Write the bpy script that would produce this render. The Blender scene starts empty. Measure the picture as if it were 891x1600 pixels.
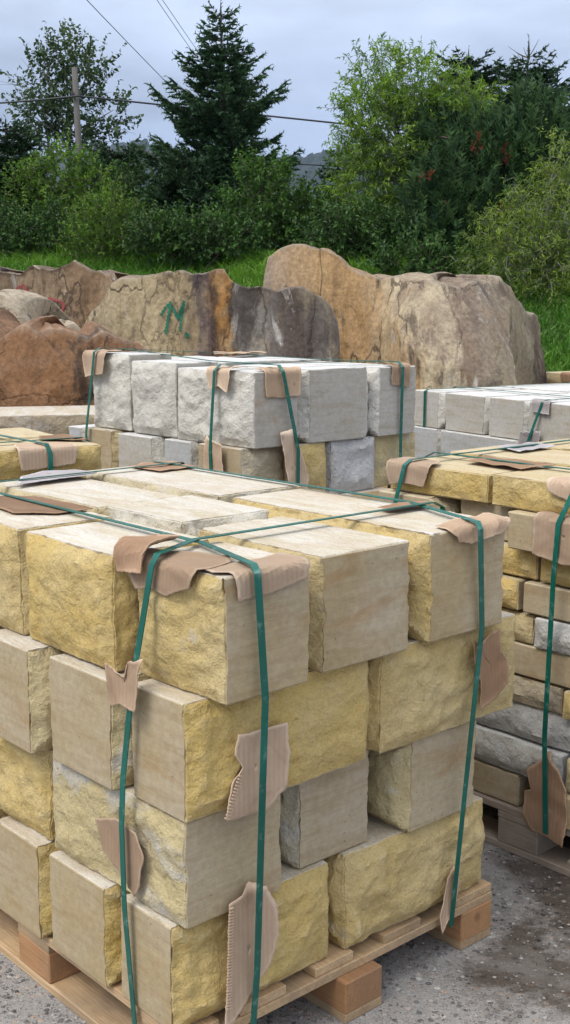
import bpy, bmesh, math, random
import numpy as np
from mathutils import Vector, Matrix
from mathutils.bvhtree import BVHTree

# ------------------------------------------------------------------ camera, sky, sun, exposure
scene = bpy.context.scene
COL = scene.collection
F_PX, PITCH, YAW = 1854.8, 0.1695, 0.7262          # photograph is 891 x 1600
CAM = np.array([0.2109, -2.2018, 1.6091])
cd = bpy.data.cameras.new("camera"); cam = bpy.data.objects.new("camera", cd); COL.objects.link(cam)
cd.sensor_fit = 'VERTICAL'; cd.sensor_height = 24.0; cd.lens = F_PX / 1600 * 24.0
cd.clip_start = 0.05; cd.clip_end = 20000
cam.location = CAM; cam.rotation_euler = (math.pi / 2 - PITCH, 0, 0)
scene.camera = cam

SUN_EL, SUN_AZ = 54.0, 226.0                        # azimuth: direction the light comes from, degrees from +Y clockwise
world = bpy.data.worlds.new("World"); scene.world = world; world.use_nodes = True
wn, wl = world.node_tree.nodes, world.node_tree.links
wn.clear()
w_out = wn.new('ShaderNodeOutputWorld'); w_bg = wn.new('ShaderNodeBackground'); w_bg.inputs['Strength'].default_value = 0.1
w_sky = wn.new('ShaderNodeTexSky'); w_sky.sky_type = 'NISHITA'; w_sky.sun_disc = False
w_sky.sun_elevation = math.radians(SUN_EL); w_sky.sun_rotation = math.radians(SUN_AZ)
w_sky.air_density = 1.0; w_sky.dust_density = 2.0; w_sky.ozone_density = 1.5
w_tc = wn.new('ShaderNodeTexCoord'); w_sep = wn.new('ShaderNodeSeparateXYZ'); wl.new(w_tc.outputs['Generated'], w_sep.inputs[0])
w_ramp = wn.new('ShaderNodeValToRGB'); wl.new(w_sep.outputs['Z'], w_ramp.inputs[0])   # overcast layer: brightens to the zenith
e = w_ramp.color_ramp.elements
e[0].position = 0.0; e[0].color = (2.7, 3.4, 5.0, 1)
e[1].position = 1.0; e[1].color = (10.0, 10.2, 10.6, 1)
for pos, c in ((0.10, (2.95, 3.65, 5.25)), (0.24, (4.3, 4.95, 6.3)), (0.55, (7.4, 7.8, 8.5))):
    n = w_ramp.color_ramp.elements.new(pos); n.color = (*c, 1)
w_map = wn.new('ShaderNodeMapping'); w_map.inputs['Scale'].default_value = (1.6, 1.6, 5.0); wl.new(w_tc.outputs['Generated'], w_map.inputs[0])
w_no = wn.new('ShaderNodeTexNoise'); w_no.inputs['Scale'].default_value = 3.0; w_no.inputs['Detail'].default_value = 5; w_no.inputs['Roughness'].default_value = 0.5
wl.new(w_map.outputs[0], w_no.inputs['Vector'])
w_mr = wn.new('ShaderNodeMapRange'); w_mr.inputs[1].default_value = 0.3; w_mr.inputs[2].default_value = 0.72
w_mr.inputs[3].default_value = 0.70; w_mr.inputs[4].default_value = 1.26; wl.new(w_no.outputs[0], w_mr.inputs[0])
w_vm = wn.new('ShaderNodeVectorMath'); w_vm.operation = 'SCALE'; wl.new(w_ramp.outputs[0], w_vm.inputs[0]); wl.new(w_mr.outputs[0], w_vm.inputs['Scale'])
w_mix = wn.new('ShaderNodeMix'); w_mix.data_type = 'RGBA'; w_mix.inputs[0].default_value = 0.93
wl.new(w_sky.outputs[0], w_mix.inputs[6]); wl.new(w_vm.outputs[0], w_mix.inputs[7])
wl.new(w_mix.outputs[2], w_bg.inputs['Color']); wl.new(w_bg.outputs[0], w_out.inputs['Surface'])

sd = bpy.data.lights.new("sun", 'SUN'); sun = bpy.data.objects.new("sun", sd); COL.objects.link(sun)
sd.energy = 1.5; sd.angle = math.radians(26); sd.color = (1.0, 0.96, 0.9)
_el, _az = math.radians(SUN_EL), math.radians(SUN_AZ)
_from = Vector((math.sin(_az) * math.cos(_el), math.cos(_az) * math.cos(_el), math.sin(_el)))
sun.rotation_euler = _from.to_track_quat('Z', 'Y').to_euler(); sun.location = (0, 0, 12)

scene.view_settings.view_transform = 'Standard'; scene.view_settings.look = 'None'
scene.view_settings.exposure = 0.66; scene.view_settings.gamma = 1.0; scene.view_settings.use_curve_mapping = False

# ------------------------------------------------------------------ helpers
def ray(x, y):
    c, s = math.cos(PITCH), math.sin(PITCH)
    return np.array([0, c, -s]) + (x - 445.5) / F_PX * np.array([1., 0, 0]) - (y - 800) / F_PX * np.array([0, s, c])
def at(x, y, Y):
    "photo pixel -> point on the upright plane at world Y"
    r = ray(x, y); return CAM + r * (Y - CAM[1]) / r[1]
def atz(x, y, z):
    r = ray(x, y); return CAM + r * (z - CAM[2]) / r[2]

def hash3(ix, iy, iz, seed):
    with np.errstate(over='ignore'):
        h = (ix.astype(np.uint32) * np.uint32(374761393) + iy.astype(np.uint32) * np.uint32(668265263)
             + iz.astype(np.uint32) * np.uint32(2147483647 - 1640531) + np.uint32((seed * 2654435761) & 0xffffffff))
        h = (h ^ (h >> np.uint32(13))) * np.uint32(1274126177)
        h = (h ^ (h >> np.uint32(16))) * np.uint32(2246822519)
        h = h ^ (h >> np.uint32(15))
    return h.astype(np.float64) / 4294967295.0
def vnoise(P, seed=0):
    "value noise in -1..1, P is (n,3)"
    Pi = np.floor(P).astype(np.int64); f = P - Pi; f = f * f * f * (f * (f * 6 - 15) + 10)
    r = 0
    for dx in (0, 1):
        for dy in (0, 1):
            for dz in (0, 1):
                w = (f[:, 0] if dx else 1 - f[:, 0]) * (f[:, 1] if dy else 1 - f[:, 1]) * (f[:, 2] if dz else 1 - f[:, 2])
                r = r + w * hash3(Pi[:, 0] + dx, Pi[:, 1] + dy, Pi[:, 2] + dz, seed)
    return r * 2 - 1
def fbm(P, seed=0, oct=4, gain=0.5):
    a, r, s = 1.0, 0, 0
    for o in range(oct):
        r = r + a * vnoise(P * 2 ** o + o * 17.3, seed + o * 7); s += a; a *= gain
    return r / s
def facets(Q, size, rng, tilt=0.5, rise=0.5):
    "chipped relief on a 2-D face: each Voronoi cell is a tilted plane; Q (n,2) in metres"
    lo, hi = Q.min(0) - size, Q.max(0) + size
    n = max(6, int((hi[0] - lo[0]) * (hi[1] - lo[1]) / size ** 2))
    c = rng.uniform(lo, hi, (n, 2)); g = rng.normal(0, tilt, (n, 2)); h = rng.normal(0, rise * size, n)
    out = np.empty(len(Q))
    for a in range(0, len(Q), 4000):
        q = Q[a:a + 4000]; d = q[:, None, :] - c[None]
        k = (d ** 2).sum(2); i1 = k.argmin(1)
        dd = d[np.arange(len(q)), i1]
        out[a:a + 4000] = h[i1] + (dd * g[i1]).sum(1)
    return out
def lin2(Q, seed):
    "piecewise-linear noise on a triangular lattice: flat planes meeting in sharp creases, -1..1; Q (n,2)"
    sk = (Q[:, 0] + Q[:, 1]) * 0.366025; X = Q[:, 0] + sk; Y = Q[:, 1] + sk
    i = np.floor(X).astype(np.int64); j = np.floor(Y).astype(np.int64); a = X - i; b = Y - j; z = i * 0
    h00 = hash3(i, j, z, seed); h11 = hash3(i + 1, j + 1, z, seed); up_ = a > b
    hm = np.where(up_, hash3(i + 1, j, z, seed), hash3(i, j + 1, z, seed)); mx, mn = np.maximum(a, b), np.minimum(a, b)
    return 2 * (h00 * (1 - mx) + hm * (mx - mn) + h11 * mn) - 1
def crags(Q, size, seed, oct=3, gain=0.5, warp=0.35):
    "fractured relief: summed faceted noise, each octave turned and warped"
    r, a, s_ = 0, 1.0, 0
    for o in range(oct):
        an = seed * 1.7 + o * 2.1; R_ = np.array([[math.cos(an), -math.sin(an)], [math.sin(an), math.cos(an)]])
        q = Q / (size * 0.48 ** o); P = np.c_[q * .7, q[:, :1] * 0 + seed]
        q = q @ R_ + warp * np.stack([fbm(P, seed + o, 2), fbm(P + 11, seed + 3 + o, 2)], -1)
        r = r + a * lin2(q, seed * 13 + o); s_ += a; a *= gain
    return r / s_
def sstep(x): x = np.clip(x, 0, 1); return x * x * (3 - 2 * x)

def mesh_np(name, V, F, mats=(), midx=None, smooth=True, sharp=None, tint=None):
    "V (n,3); F: array (m,k) or list of such arrays"
    Fs = F if isinstance(F, list) else [F]
    Fs = [np.asarray(f, np.int32) for f in Fs if len(f)]
    me = bpy.data.meshes.new(name)
    V = np.asarray(V, np.float32)
    me.vertices.add(len(V)); me.vertices.foreach_set('co', V.ravel())
    loops = np.concatenate([f.ravel() for f in Fs]); sizes = np.concatenate([np.full(len(f), f.shape[1], np.int32) for f in Fs])
    me.loops.add(len(loops)); me.loops.foreach_set('vertex_index', loops)
    me.polygons.add(len(sizes)); st = np.zeros(len(sizes), np.int32); st[1:] = np.cumsum(sizes)[:-1]
    me.polygons.foreach_set('loop_start', st)
    try: me.polygons.foreach_set('loop_total', sizes)
    except Exception: pass
    for m in mats: me.materials.append(m)
    if midx is not None: me.polygons.foreach_set('material_index', np.asarray(midx, np.int32))
    me.polygons.foreach_set('use_smooth', np.full(len(sizes), smooth))
    if tint is not None:
        a = me.attributes.new('tint', 'FLOAT', 'POINT'); a.data.foreach_set('value', np.asarray(tint, np.float32))
    me.update(calc_edges=True); me.validate()
    if smooth and sharp: me.set_sharp_from_angle(angle=math.radians(sharp))
    return me
def link(name, data, parent=None, label=None, cat=None, group=None, kind=None):
    o = bpy.data.objects.new(name, data); COL.objects.link(o)
    if parent is not None: o.parent = parent
    if label: o['label'] = label
    if cat: o['category'] = cat
    if group: o['group'] = group
    if kind: o['kind'] = kind
    return o
def frame(o, loc, yaw=0.0):
    o.location = loc; o.rotation_euler = (0, 0, yaw); return o
class Soup:
    def __init__(s): s.V = []; s.F = {}; s.T = []; s.n = 0
    def add(s, V, F, tint=0.5):
        V = np.asarray(V, float); F = np.asarray(F)
        s.V.append(V); s.F.setdefault(F.shape[1], []).append(F + s.n); s.n += len(V)
        s.T.append(np.full(len(V), tint) if np.isscalar(tint) else np.asarray(tint))
    def mesh(s, name, mats, smooth=False, sharp=None):
        return mesh_np(name, np.concatenate(s.V), [np.concatenate(v) for v in s.F.values()], mats, None, smooth, sharp, np.concatenate(s.T))
def tube(P, R, k=6):
    "tapered tube along the points P"
    P = np.asarray(P, float); R = np.broadcast_to(np.asarray(R, float), (len(P),))
    T = np.gradient(P, axis=0); T /= np.linalg.norm(T, axis=1)[:, None] + 1e-9
    ref = np.array([0.31, 0.95, 0.05]) if abs(T[0, 2]) > 0.7 else np.array([0, 0, 1.])
    A = np.cross(T, ref); A /= np.linalg.norm(A, axis=1)[:, None] + 1e-9; B = np.cross(T, A)
    an = np.arange(k) * 2 * math.pi / k
    V = P[:, None] + R[:, None, None] * (np.cos(an)[None, :, None] * A[:, None] + np.sin(an)[None, :, None] * B[:, None])
    i = np.arange(len(P) - 1)[:, None] * k; j = np.arange(k)[None]; j2 = (j + 1) % k
    F = np.stack([i + j, i + j2, i + k + j2, i + k + j], -1).reshape(-1, 4)
    return V.reshape(-1, 3), F

# ------------------------------------------------------------------ materials
def new_mat(name):
    m = bpy.data.materials.new(name); m.use_nodes = True
    nt = m.node_tree; nt.nodes.clear()
    out = nt.nodes.new('ShaderNodeOutputMaterial'); bs = nt.nodes.new('ShaderNodeBsdfPrincipled')
    nt.links.new(bs.outputs[0], out.inputs['Surface'])
    return m, nt, bs
class NG:
    "small node helper"
    def __init__(s, nt): s.nt = nt
    def n(s, t, **kw):
        nd = s.nt.nodes.new(t)
        for k, v in kw.items(): setattr(nd, k, v)
        return nd
    def l(s, a, b): s.nt.links.new(a, b)
    def coords(s, scale=(1, 1, 1), rand=True, out='Object'):
        tc = s.n('ShaderNodeTexCoord'); v = tc.outputs[out]
        if rand:
            oi = s.n('ShaderNodeObjectInfo'); m = s.n('ShaderNodeVectorMath', operation='SCALE'); m.inputs[0].default_value = (37.1, 91.7, 53.3)
            s.l(oi.outputs['Random'], m.inputs['Scale'])
            a = s.n('ShaderNodeVectorMath', operation='ADD'); s.l(v, a.inputs[0]); s.l(m.outputs[0], a.inputs[1]); v = a.outputs[0]
        mp = s.n('ShaderNodeMapping'); mp.inputs['Scale'].default_value = scale; s.l(v, mp.inputs[0])
        return mp.outputs[0]
    def noise(s, vec, scale, detail=4, rough=0.55, dist=0.0):
        t = s.n('ShaderNodeTexNoise'); t.inputs['Scale'].default_value = scale; t.inputs['Detail'].default_value = detail
        t.inputs['Roughness'].default_value = rough; t.inputs['Distortion'].default_value = dist; s.l(vec, t.inputs['Vector']); return t.outputs[0]
    def voro(s, vec, scale, feature='F1', out='Distance', rnd=1.0):
        t = s.n('ShaderNodeTexVoronoi', feature=feature); t.inputs['Scale'].default_value = scale; t.inputs['Randomness'].default_value = rnd
        s.l(vec, t.inputs['Vector']); return t.outputs[out]
    def rng(s, v, a, b, c=0.0, d=1.0):
        m = s.n('ShaderNodeMapRange'); s.l(v, m.inputs[0])
        for i, x in enumerate((a, b, c, d)): m.inputs[i + 1].default_value = x
        return m.outputs[0]
    def mix(s, f, a, b, mode='MIX'):
        m = s.n('ShaderNodeMix', data_type='RGBA', blend_type=mode)
        for i, x in ((0, f), (6, a), (7, b)):
            if isinstance(x, (int, float)): m.inputs[i].default_value = x
            elif isinstance(x, tuple): m.inputs[i].default_value = (*x[:3], 1)
            else: s.l(x, m.inputs[i])
        return m.outputs[2]
    def math(s, op, a, b=0.0):
        m = s.n('ShaderNodeMath', operation=op)
        for i, x in ((0, a), (1, b)):
            if isinstance(x, (int, float)): m.inputs[i].default_value = x
            else: s.l(x, m.inputs[i])
        return m.outputs[0]
    def ramp(s, v, stops):
        r = s.n('ShaderNodeValToRGB'); s.l(v, r.inputs[0]); e = r.color_ramp.elements
        e[0].position, e[1].position = stops[0][0], stops[-1][0]; e[0].color = (*stops[0][1], 1); e[1].color = (*stops[-1][1], 1)
        for p, c in stops[1:-1]: q = e.new(p); q.color = (*c, 1)
        return r.outputs[0]
    def bump(s, bs, h, strength, dist, prev=None):
        b = s.n('ShaderNodeBump'); b.inputs['Strength'].default_value = strength; b.inputs['Distance'].default_value = dist; s.l(h, b.inputs['Height'])
        if prev is not None: s.l(prev, b.inputs['Normal'])
        s.l(b.outputs[0], bs.inputs['Normal']); return b.outputs[0]

def stone_split(name, pale, grey):
    "split (rock-faced) stone: the object's colour is the base tint"
    m, nt, bs = new_mat(name); g = NG(nt)
    vec = g.coords(); oi = g.n('ShaderNodeObjectInfo'); base = oi.outputs['Color']
    big = g.noise(vec, 5.0, 5, 0.6, 0.4); mid = g.noise(vec, 24, 6, 0.68); fine = g.noise(vec, 190, 3, 0.75)
    strat = g.noise(g.coords((3, 3, 26)), 3.0, 5, 0.65, 0.9)                          # bedding lines
    c = g.mix(g.rng(big, 0.40, 0.70, 0, .8), base, g.mix(0.55, base, pale))
    c = g.mix(g.rng(strat, 0.45, 0.72, 0, 0.45), c, g.mix(0.35, base, pale))
    c = g.mix(g.rng(mid, 0.55, 0.74, 0, 0.5), c, g.mix(1.0, c, (0.80, 0.68, 0.50), 'MULTIPLY'))
    st = g.noise(g.coords((1, 1, 2.2)), 3.1, 3, 0.55, 0.8)                            # grey-white patches, amount in the alpha
    al = g.math('SUBTRACT', 0.80, g.math('MULTIPLY', oi.outputs['Alpha'], 0.42))
    gm = g.rng(g.math('SUBTRACT', g.math('ADD', st, g.math('MULTIPLY', g.math('SUBTRACT', mid, 0.5), 0.35)), al), -.04, .08)
    c = g.mix(g.math('MULTIPLY', gm, 0.7), c, grey)
    geo = g.n('ShaderNodeNewGeometry')                                                # bruised, paler arrises
    c = g.mix(g.rng(geo.outputs['Pointiness'], 0.515, 0.57, 0, 0.7), c, g.mix(0.75, base, pale))
    c = g.mix(1.0, c, g.ramp(fine, [(0.32, (0.84, 0.82, 0.77)), (0.68, (1.09, 1.09, 1.08))]), 'MULTIPLY')
    vd = g.n('ShaderNodeVectorMath', operation='ADD'); nv = g.n('ShaderNodeTexNoise'); nv.inputs['Scale'].default_value = 30; g.l(vec, nv.inputs['Vector'])
    sc_ = g.n('ShaderNodeVectorMath', operation='SCALE'); sc_.inputs['Scale'].default_value = .03; g.l(nv.outputs['Color'], sc_.inputs[0]); g.l(vec, vd.inputs[0]); g.l(sc_.outputs[0], vd.inputs[1])
    chips = g.voro(vd.outputs[0], 34); chips2 = g.noise(vd.outputs[0], 42, 4, .6)
    nt.links.new(c, bs.inputs['Base Color']); bs.inputs['Roughness'].default_value = 0.92; bs.inputs['Specular IOR Level'].default_value = 0.25
    b = g.bump(bs, chips, 0.28, 0.010); b = g.bump(bs, chips2, 1.0, 0.009, b); b = g.bump(bs, mid, 0.5, 0.010, b); g.bump(bs, fine, 0.6, 0.0024, b)
    return m
def stone_sawn(name, base, pale, tintf=0.16):
    m, nt, bs = new_mat(name); g = NG(nt)
    vec = g.coords(); oi = g.n('ShaderNodeObjectInfo')
    big = g.noise(vec, 3.2, 4, 0.6, 0.6); band = g.noise(g.coords((2.0, 2.0, 16)), 2.2, 4, 0.6, 0.5); fine = g.noise(vec, 230, 3, 0.7); spk = g.noise(vec, 60, 5, 0.7)
    c = g.mix(tintf, base, oi.outputs['Color'])
    c = g.mix(g.rng(big, 0.40, 0.66, 0, 0.75), c, pale)
    c = g.mix(g.rng(band, 0.46, 0.70, 0, 0.65), c, g.mix(1.0, c, (0.80, 0.72, 0.60), 'MULTIPLY'))
    vein = g.noise(g.coords((1.2, 1.2, 5)), 5.5, 6, 0.7, 1.6); c = g.mix(g.rng(g.math('ABSOLUTE', g.math('SUBTRACT', vein, .5)), 0, .022, .38, 0), c, g.mix(1.0, c, (0.80, 0.66, 0.48), 'MULTIPLY'))
    saw = g.noise(g.coords((1.5, 1.5, 150)), 2.0, 2, 0.6); c = g.mix(g.rng(saw, 0.35, 0.65, 0.16, 0), c, (base[0] * .6, base[1] * .58, base[2] * .55))
    rust = g.noise(g.coords((1.5, 1.5, 4)), 2.0, 5, 0.62, 1.2)
    c = g.mix(g.rng(rust, 0.58, 0.74, 0, 0.6), c, (base[0] * 0.86, base[1] * 0.62, base[2] * 0.42))
    pit = g.voro(vec, 38); pm = g.math('LESS_THAN', pit, 0.085)
    pm = g.math('MULTIPLY', pm, g.math('GREATER_THAN', g.noise(vec, 11, 1), 0.53))
    c = g.mix(g.math('MULTIPLY', pm, 0.65), c, (base[0] * 0.35, base[1] * 0.3, base[2] * 0.25))
    scr = g.noise(g.coords((3, 3, 60)), 9, 3, 0.6)
    c = g.mix(g.rng(scr, 0.64, 0.72, 0, 0.35), c, (min(1, pale[0] * 1.25), min(1, pale[1] * 1.25), min(1, pale[2] * 1.27)))
    c = g.mix(1.0, c, g.ramp(spk, [(0.3, (0.86, 0.85, 0.83)), (0.7, (1.09, 1.09, 1.09))]), 'MULTIPLY')
    nt.links.new(c, bs.inputs['Base Color']); bs.inputs['Roughness'].default_value = 0.85; bs.inputs['Specular IOR Level'].default_value = 0.3
    b = g.bump(bs, g.noise(vec, 45, 6, 0.7), 0.25, 0.004); b = g.bump(bs, fine, 0.3, 0.0015, b); g.bump(bs, g.math('MULTIPLY', pm, -1.0), 0.5, 0.003, b)
    return m
YEL_SPLIT = stone_split('split sandstone', (0.60, 0.51, 0.33), (0.52, 0.51, 0.50))
YEL_SAWN = stone_sawn('sawn sandstone', (0.42, 0.335, 0.21), (0.49, 0.42, 0.315))
WHT_SPLIT = stone_split('split pale stone', (0.68, 0.665, 0.63), (0.54, 0.54, 0.55))
WHT_SAWN = stone_sawn('sawn pale stone', (0.45, 0.425, 0.375), (0.52, 0.505, 0.475), 0.1)
GRY_SAWN = stone_sawn('sawn grey stone', (0.43, 0.44, 0.45), (0.50, 0.51, 0.52), 0.1)

def stone_bed(name, c1, c2, pink, tintf):
    "natural cleft bed: whitish, streaked, faintly rippled"
    m, nt, bs = new_mat(name); g = NG(nt); vec = g.coords(); oi = g.n('ShaderNodeObjectInfo')
    st = g.noise(g.coords((7, 1.6, 3)), 1.7, 6, 0.66, 1.1); big = g.noise(vec, 4.0, 5, 0.6, 0.5); mid = g.noise(vec, 26, 6, 0.7); fine = g.noise(vec, 200, 3, .7)
    c = g.mix(g.rng(st, 0.36, 0.64), c1, c2); c = g.mix(g.rng(big, 0.52, 0.68, 0, .7), c, pink); c = g.mix(tintf, c, oi.outputs['Color'])
    lin = g.noise(g.coords((5, 1.2, 2)), 3.2, 6, 0.72, 1.5); c = g.mix(g.rng(g.math('ABSOLUTE', g.math('SUBTRACT', lin, .5)), 0, .02, .5, 0), c, (c1[0] * .6, c1[1] * .52, c1[2] * .42))
    c = g.mix(g.rng(mid, .58, .74, 0, .4), c, g.mix(1.0, c, (.74, .66, .54), 'MULTIPLY')); c = g.mix(1.0, c, g.ramp(fine, [(.3, (.84, .83, .81)), (.7, (1.08, 1.08, 1.08))]), 'MULTIPLY')
    nt.links.new(c, bs.inputs['Base Color']); bs.inputs['Roughness'].default_value = 0.85; bs.inputs['Specular IOR Level'].default_value = 0.3
    b = g.bump(bs, st, 0.6, 0.012); b = g.bump(bs, mid, .4, .006, b); g.bump(bs, fine, .3, .002, b); return m
YEL_BED = stone_bed('whitish sandstone bed', (.54, .465, .34), (.67, .645, .60), (.57, .475, .39), .12)
TAN_BED = stone_bed('yellowish sandstone bed', (.54, .44, .27), (.60, .53, .39), (.56, .42, .27), .16)
WHT_BED = stone_bed('white stone bed', (.62, .61, .58), (.72, .72, .72), (.60, .57, .52), .05)
def wood(name, c1, c2, dirt):
    m, nt, bs = new_mat(name); g = NG(nt)
    oi = g.n('ShaderNodeObjectInfo')
    gr = g.rng(g.noise(g.coords((30, 1.3, 30)), 3.0, 6, 0.66, 1.4), .32, .68); big = g.noise(g.coords(), 4, 4, 0.6)
    c = g.mix(gr, c1, c2); c = g.mix(g.rng(big, 0.46, 0.70, 0, dirt), c, (0.20, 0.155, 0.115)); crk = g.noise(g.coords((40, .8, 40)), 2.2, 4, .7, 1.0); c = g.mix(g.rng(crk, .66, .72, 0, .7), c, (.07, .045, .03))
    kn = g.voro(g.coords((3.0, 1.2, 3.0)), 2.4); c = g.mix(g.rng(kn, 0.05, 0.12, 0.6, 0), c, (0.17, 0.085, 0.04))
    c = g.mix(1.0, c, g.ramp(oi.outputs['Random'], [(0, (0.74, 0.72, 0.7)), (1, (1.1, 1.08, 1.05))]), 'MULTIPLY')
    nt.links.new(c, bs.inputs['Base Color']); bs.inputs['Roughness'].default_value = 0.75
    g.bump(bs, gr, 0.35, 0.003); return m
WOOD_NEW = wood('pale pine wood', (0.42, 0.265, 0.135), (0.62, 0.455, 0.275), 0.65)
WOOD_OLD = wood('weathered pine wood', (0.30, 0.24, 0.19), (0.42, 0.36, 0.30), 0.7)
WOOD_BLK = wood('orange pine wood', (0.38, 0.19, 0.085), (0.50, 0.28, 0.13), 0.6)

m, nt, bs = new_mat('green polyester strap'); g = NG(nt)
n1 = g.noise(g.coords((1, 1, 1), out='Object'), 30, 4, 0.7); n2 = g.noise(g.coords(), 7, 3)
c = g.mix(g.rng(n2, 0.4, 0.7), (0.0, 0.092, 0.066), (0.003, 0.13, 0.098)); c = g.mix(g.rng(n1, 0.56, 0.74, 0, 0.6), c, (0.22, 0.36, 0.33))
nt.links.new(c, bs.inputs['Base Color']); bs.inputs['Roughness'].default_value = 0.32; g.bump(bs, g.voro(g.coords(), 420), 0.3, 0.0006)
STRAP = m
def card_mat(name, c1, c2):
    m, nt, bs = new_mat(name); g = NG(nt); vec = g.coords()
    n1 = g.noise(vec, 9, 5, 0.6, 0.5); wv = g.n('ShaderNodeTexWave', wave_type='BANDS', bands_direction='X'); wv.inputs['Scale'].default_value = 24; wv.inputs['Distortion'].default_value = 0.6
    tc = g.n('ShaderNodeTexCoord'); g.l(tc.outputs['UV'], wv.inputs['Vector'])
    c = g.mix(g.rng(n1, 0.35, 0.7), c1, c2); c = g.mix(g.rng(wv.outputs['Fac'], 0.0, 0.45, 0.12, 0), c, (c1[0] * 0.6, c1[1] * 0.55, c1[2] * 0.5))
    ea = g.n('ShaderNodeAttribute', attribute_name='tint'); c = g.mix(g.rng(g.math('ADD', ea.outputs['Fac'], g.math('MULTIPLY', g.math('SUBTRACT', n1, .5), .25)), .90, .98, 0, .75), c, (min(1, c2[0] * 1.35), min(1, c2[1] * 1.4), min(1, c2[2] * 1.45)))       # paler torn rim
    st = g.noise(vec, 4, 4, 0.65, 1.0); c = g.mix(g.rng(st, 0.58, 0.72, 0, 0.55), c, (c1[0] * 0.55, c1[1] * 0.5, c1[2] * 0.48))
    oi = g.n('ShaderNodeObjectInfo'); c = g.mix(1.0, c, g.ramp(oi.outputs['Random'], [(0, (.72, .70, .68)), (.5, (1, .97, .94)), (1, (1.16, 1.17, 1.18))]), 'MULTIPLY')
    sp_ = g.voro(vec, 16); c = g.mix(g.math('MULTIPLY', g.rng(sp_, .10, .22, .5, 0), g.rng(n1, .5, .6)), c, (c1[0] * .45, c1[1] * .42, c1[2] * .4))          # damp spots
    nt.links.new(c, bs.inputs['Base Color']); bs.inputs['Roughness'].default_value = 0.85; bs.inputs['Specular IOR Level'].default_value = 0.2
    b = g.bump(bs, wv.outputs['Fac'], 0.30, 0.0018); g.bump(bs, g.noise(vec, 34, 4, .6), 0.3, 0.004, b); return m
CARD = card_mat('brown corrugated cardboard', (0.41, 0.285, 0.19), (0.48, 0.35, 0.245))
CARD_PINK = card_mat('pale cardboard', (0.47, 0.345, 0.245), (0.53, 0.405, 0.30))
CARD_GREY = card_mat('weathered grey cardboard', (0.30, 0.27, 0.27), (0.40, 0.37, 0.37))
CARD_DARK = card_mat('wet brown cardboard', (0.27, 0.165, 0.10), (0.34, 0.22, 0.14))

def boulder_mat(name, stops, streak, rough=1.0, white=(0.62, 0.59, 0.54), whiteamt=0.64, vert=2.4, crust=.75):
    "stops run along the boulder's own length (generated X)"
    m, nt, bs = new_mat(name); g = NG(nt)
    tc = g.n('ShaderNodeTexCoord'); vec = g.coords((1, 1, 1)); sv = g.coords((1, 1, 1 / vert))
    sep = g.n('ShaderNodeSeparateXYZ'); g.l(tc.outputs['Generated'], sep.inputs[0])
    big = g.noise(sv, 1.3, 5, 0.6, 0.5); mid = g.noise(sv, 5, 6, 0.65, 0.7); fine = g.noise(vec, 34, 6, 0.7)
    x = g.math('ADD', sep.outputs['X'], g.math('MULTIPLY', g.math('SUBTRACT', big, 0.5), 0.34))
    x = g.math('ADD', x, g.math('MULTIPLY', g.math('SUBTRACT', mid, 0.5), 0.20))
    c = g.ramp(x, stops)
    c = g.mix(g.rng(mid, 0.48, 0.70, 0, 0.7), c, streak)
    w = g.noise(sv, 3.2, 7, 0.7, 1.0); c = g.mix(g.rng(w, whiteamt - .025, whiteamt + 0.025, 0, 0.8), c, white)
    dk = g.noise(sv, 2.1, 6, 0.68, 0.8); c = g.mix(g.rng(dk, 0.545, 0.61, 0, 0.8), c, (0.07, 0.052, 0.042))
    wv_ = g.n('ShaderNodeVectorMath', operation='ADD'); nv = g.n('ShaderNodeTexNoise'); nv.inputs['Scale'].default_value = 3.5; nv.inputs['Detail'].default_value = 5; g.l(sv, nv.inputs['Vector'])
    sc_ = g.n('ShaderNodeVectorMath', operation='SCALE'); sc_.inputs['Scale'].default_value = .5; g.l(nv.outputs['Color'], sc_.inputs[0]); g.l(sv, wv_.inputs[0]); g.l(sc_.outputs[0], wv_.inputs[1])
    crk = g.rng(g.voro(wv_.outputs[0], 2.3, 'DISTANCE_TO_EDGE'), 0, .022, 1, 0)                                          # dark fracture lines
    c = g.mix(g.math('MULTIPLY', crk, g.rng(big, .4, .6, .1, .8)), c, (.06, .045, .035))
    strk = g.noise(g.coords((9, 9, .55)), 1.6, 5, .65, .4); c = g.mix(g.rng(strk, .52, .68, 0, .45), c, g.mix(1.0, c, (.55, .46, .38), 'MULTIPLY'))       # run-off streaks
    gn = g.n('ShaderNodeNewGeometry'); sn = g.n('ShaderNodeSeparateXYZ'); g.l(gn.outputs['Normal'], sn.inputs[0])          # weathered brown crust on faces that look up
    c = g.mix(g.math('MULTIPLY', g.rng(g.math('ADD', sn.outputs['Z'], g.math('MULTIPLY', g.math('SUBTRACT', mid, .5), .9)), .25, .55), crust), c, g.mix(mid, (.10, .075, .06), (.30, .24, .20)))
    c = g.mix(1.0, c, g.ramp(fine, [(0.3, (0.62, 0.6, 0.57)), (0.7, (1.22, 1.2, 1.18))]), 'MULTIPLY')
    c = g.mix(g.rng(gn.outputs['Pointiness'], .525, .60, 0, .6), c, (.60, .53, .42))                                          # pale broken rims
    nt.links.new(c, bs.inputs['Base Color']); bs.inputs['Roughness'].default_value = 0.88; bs.inputs['Specular IOR Level'].default_value = 0.3
    b = g.bump(bs, g.math('MULTIPLY', crk, -1.0), .5, .02); b = g.bump(bs, g.noise(sv, 12, 9, 0.68, 0.4), 0.6 * rough, 0.035, b); g.bump(bs, fine, 0.6, 0.012, b); return m

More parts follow.
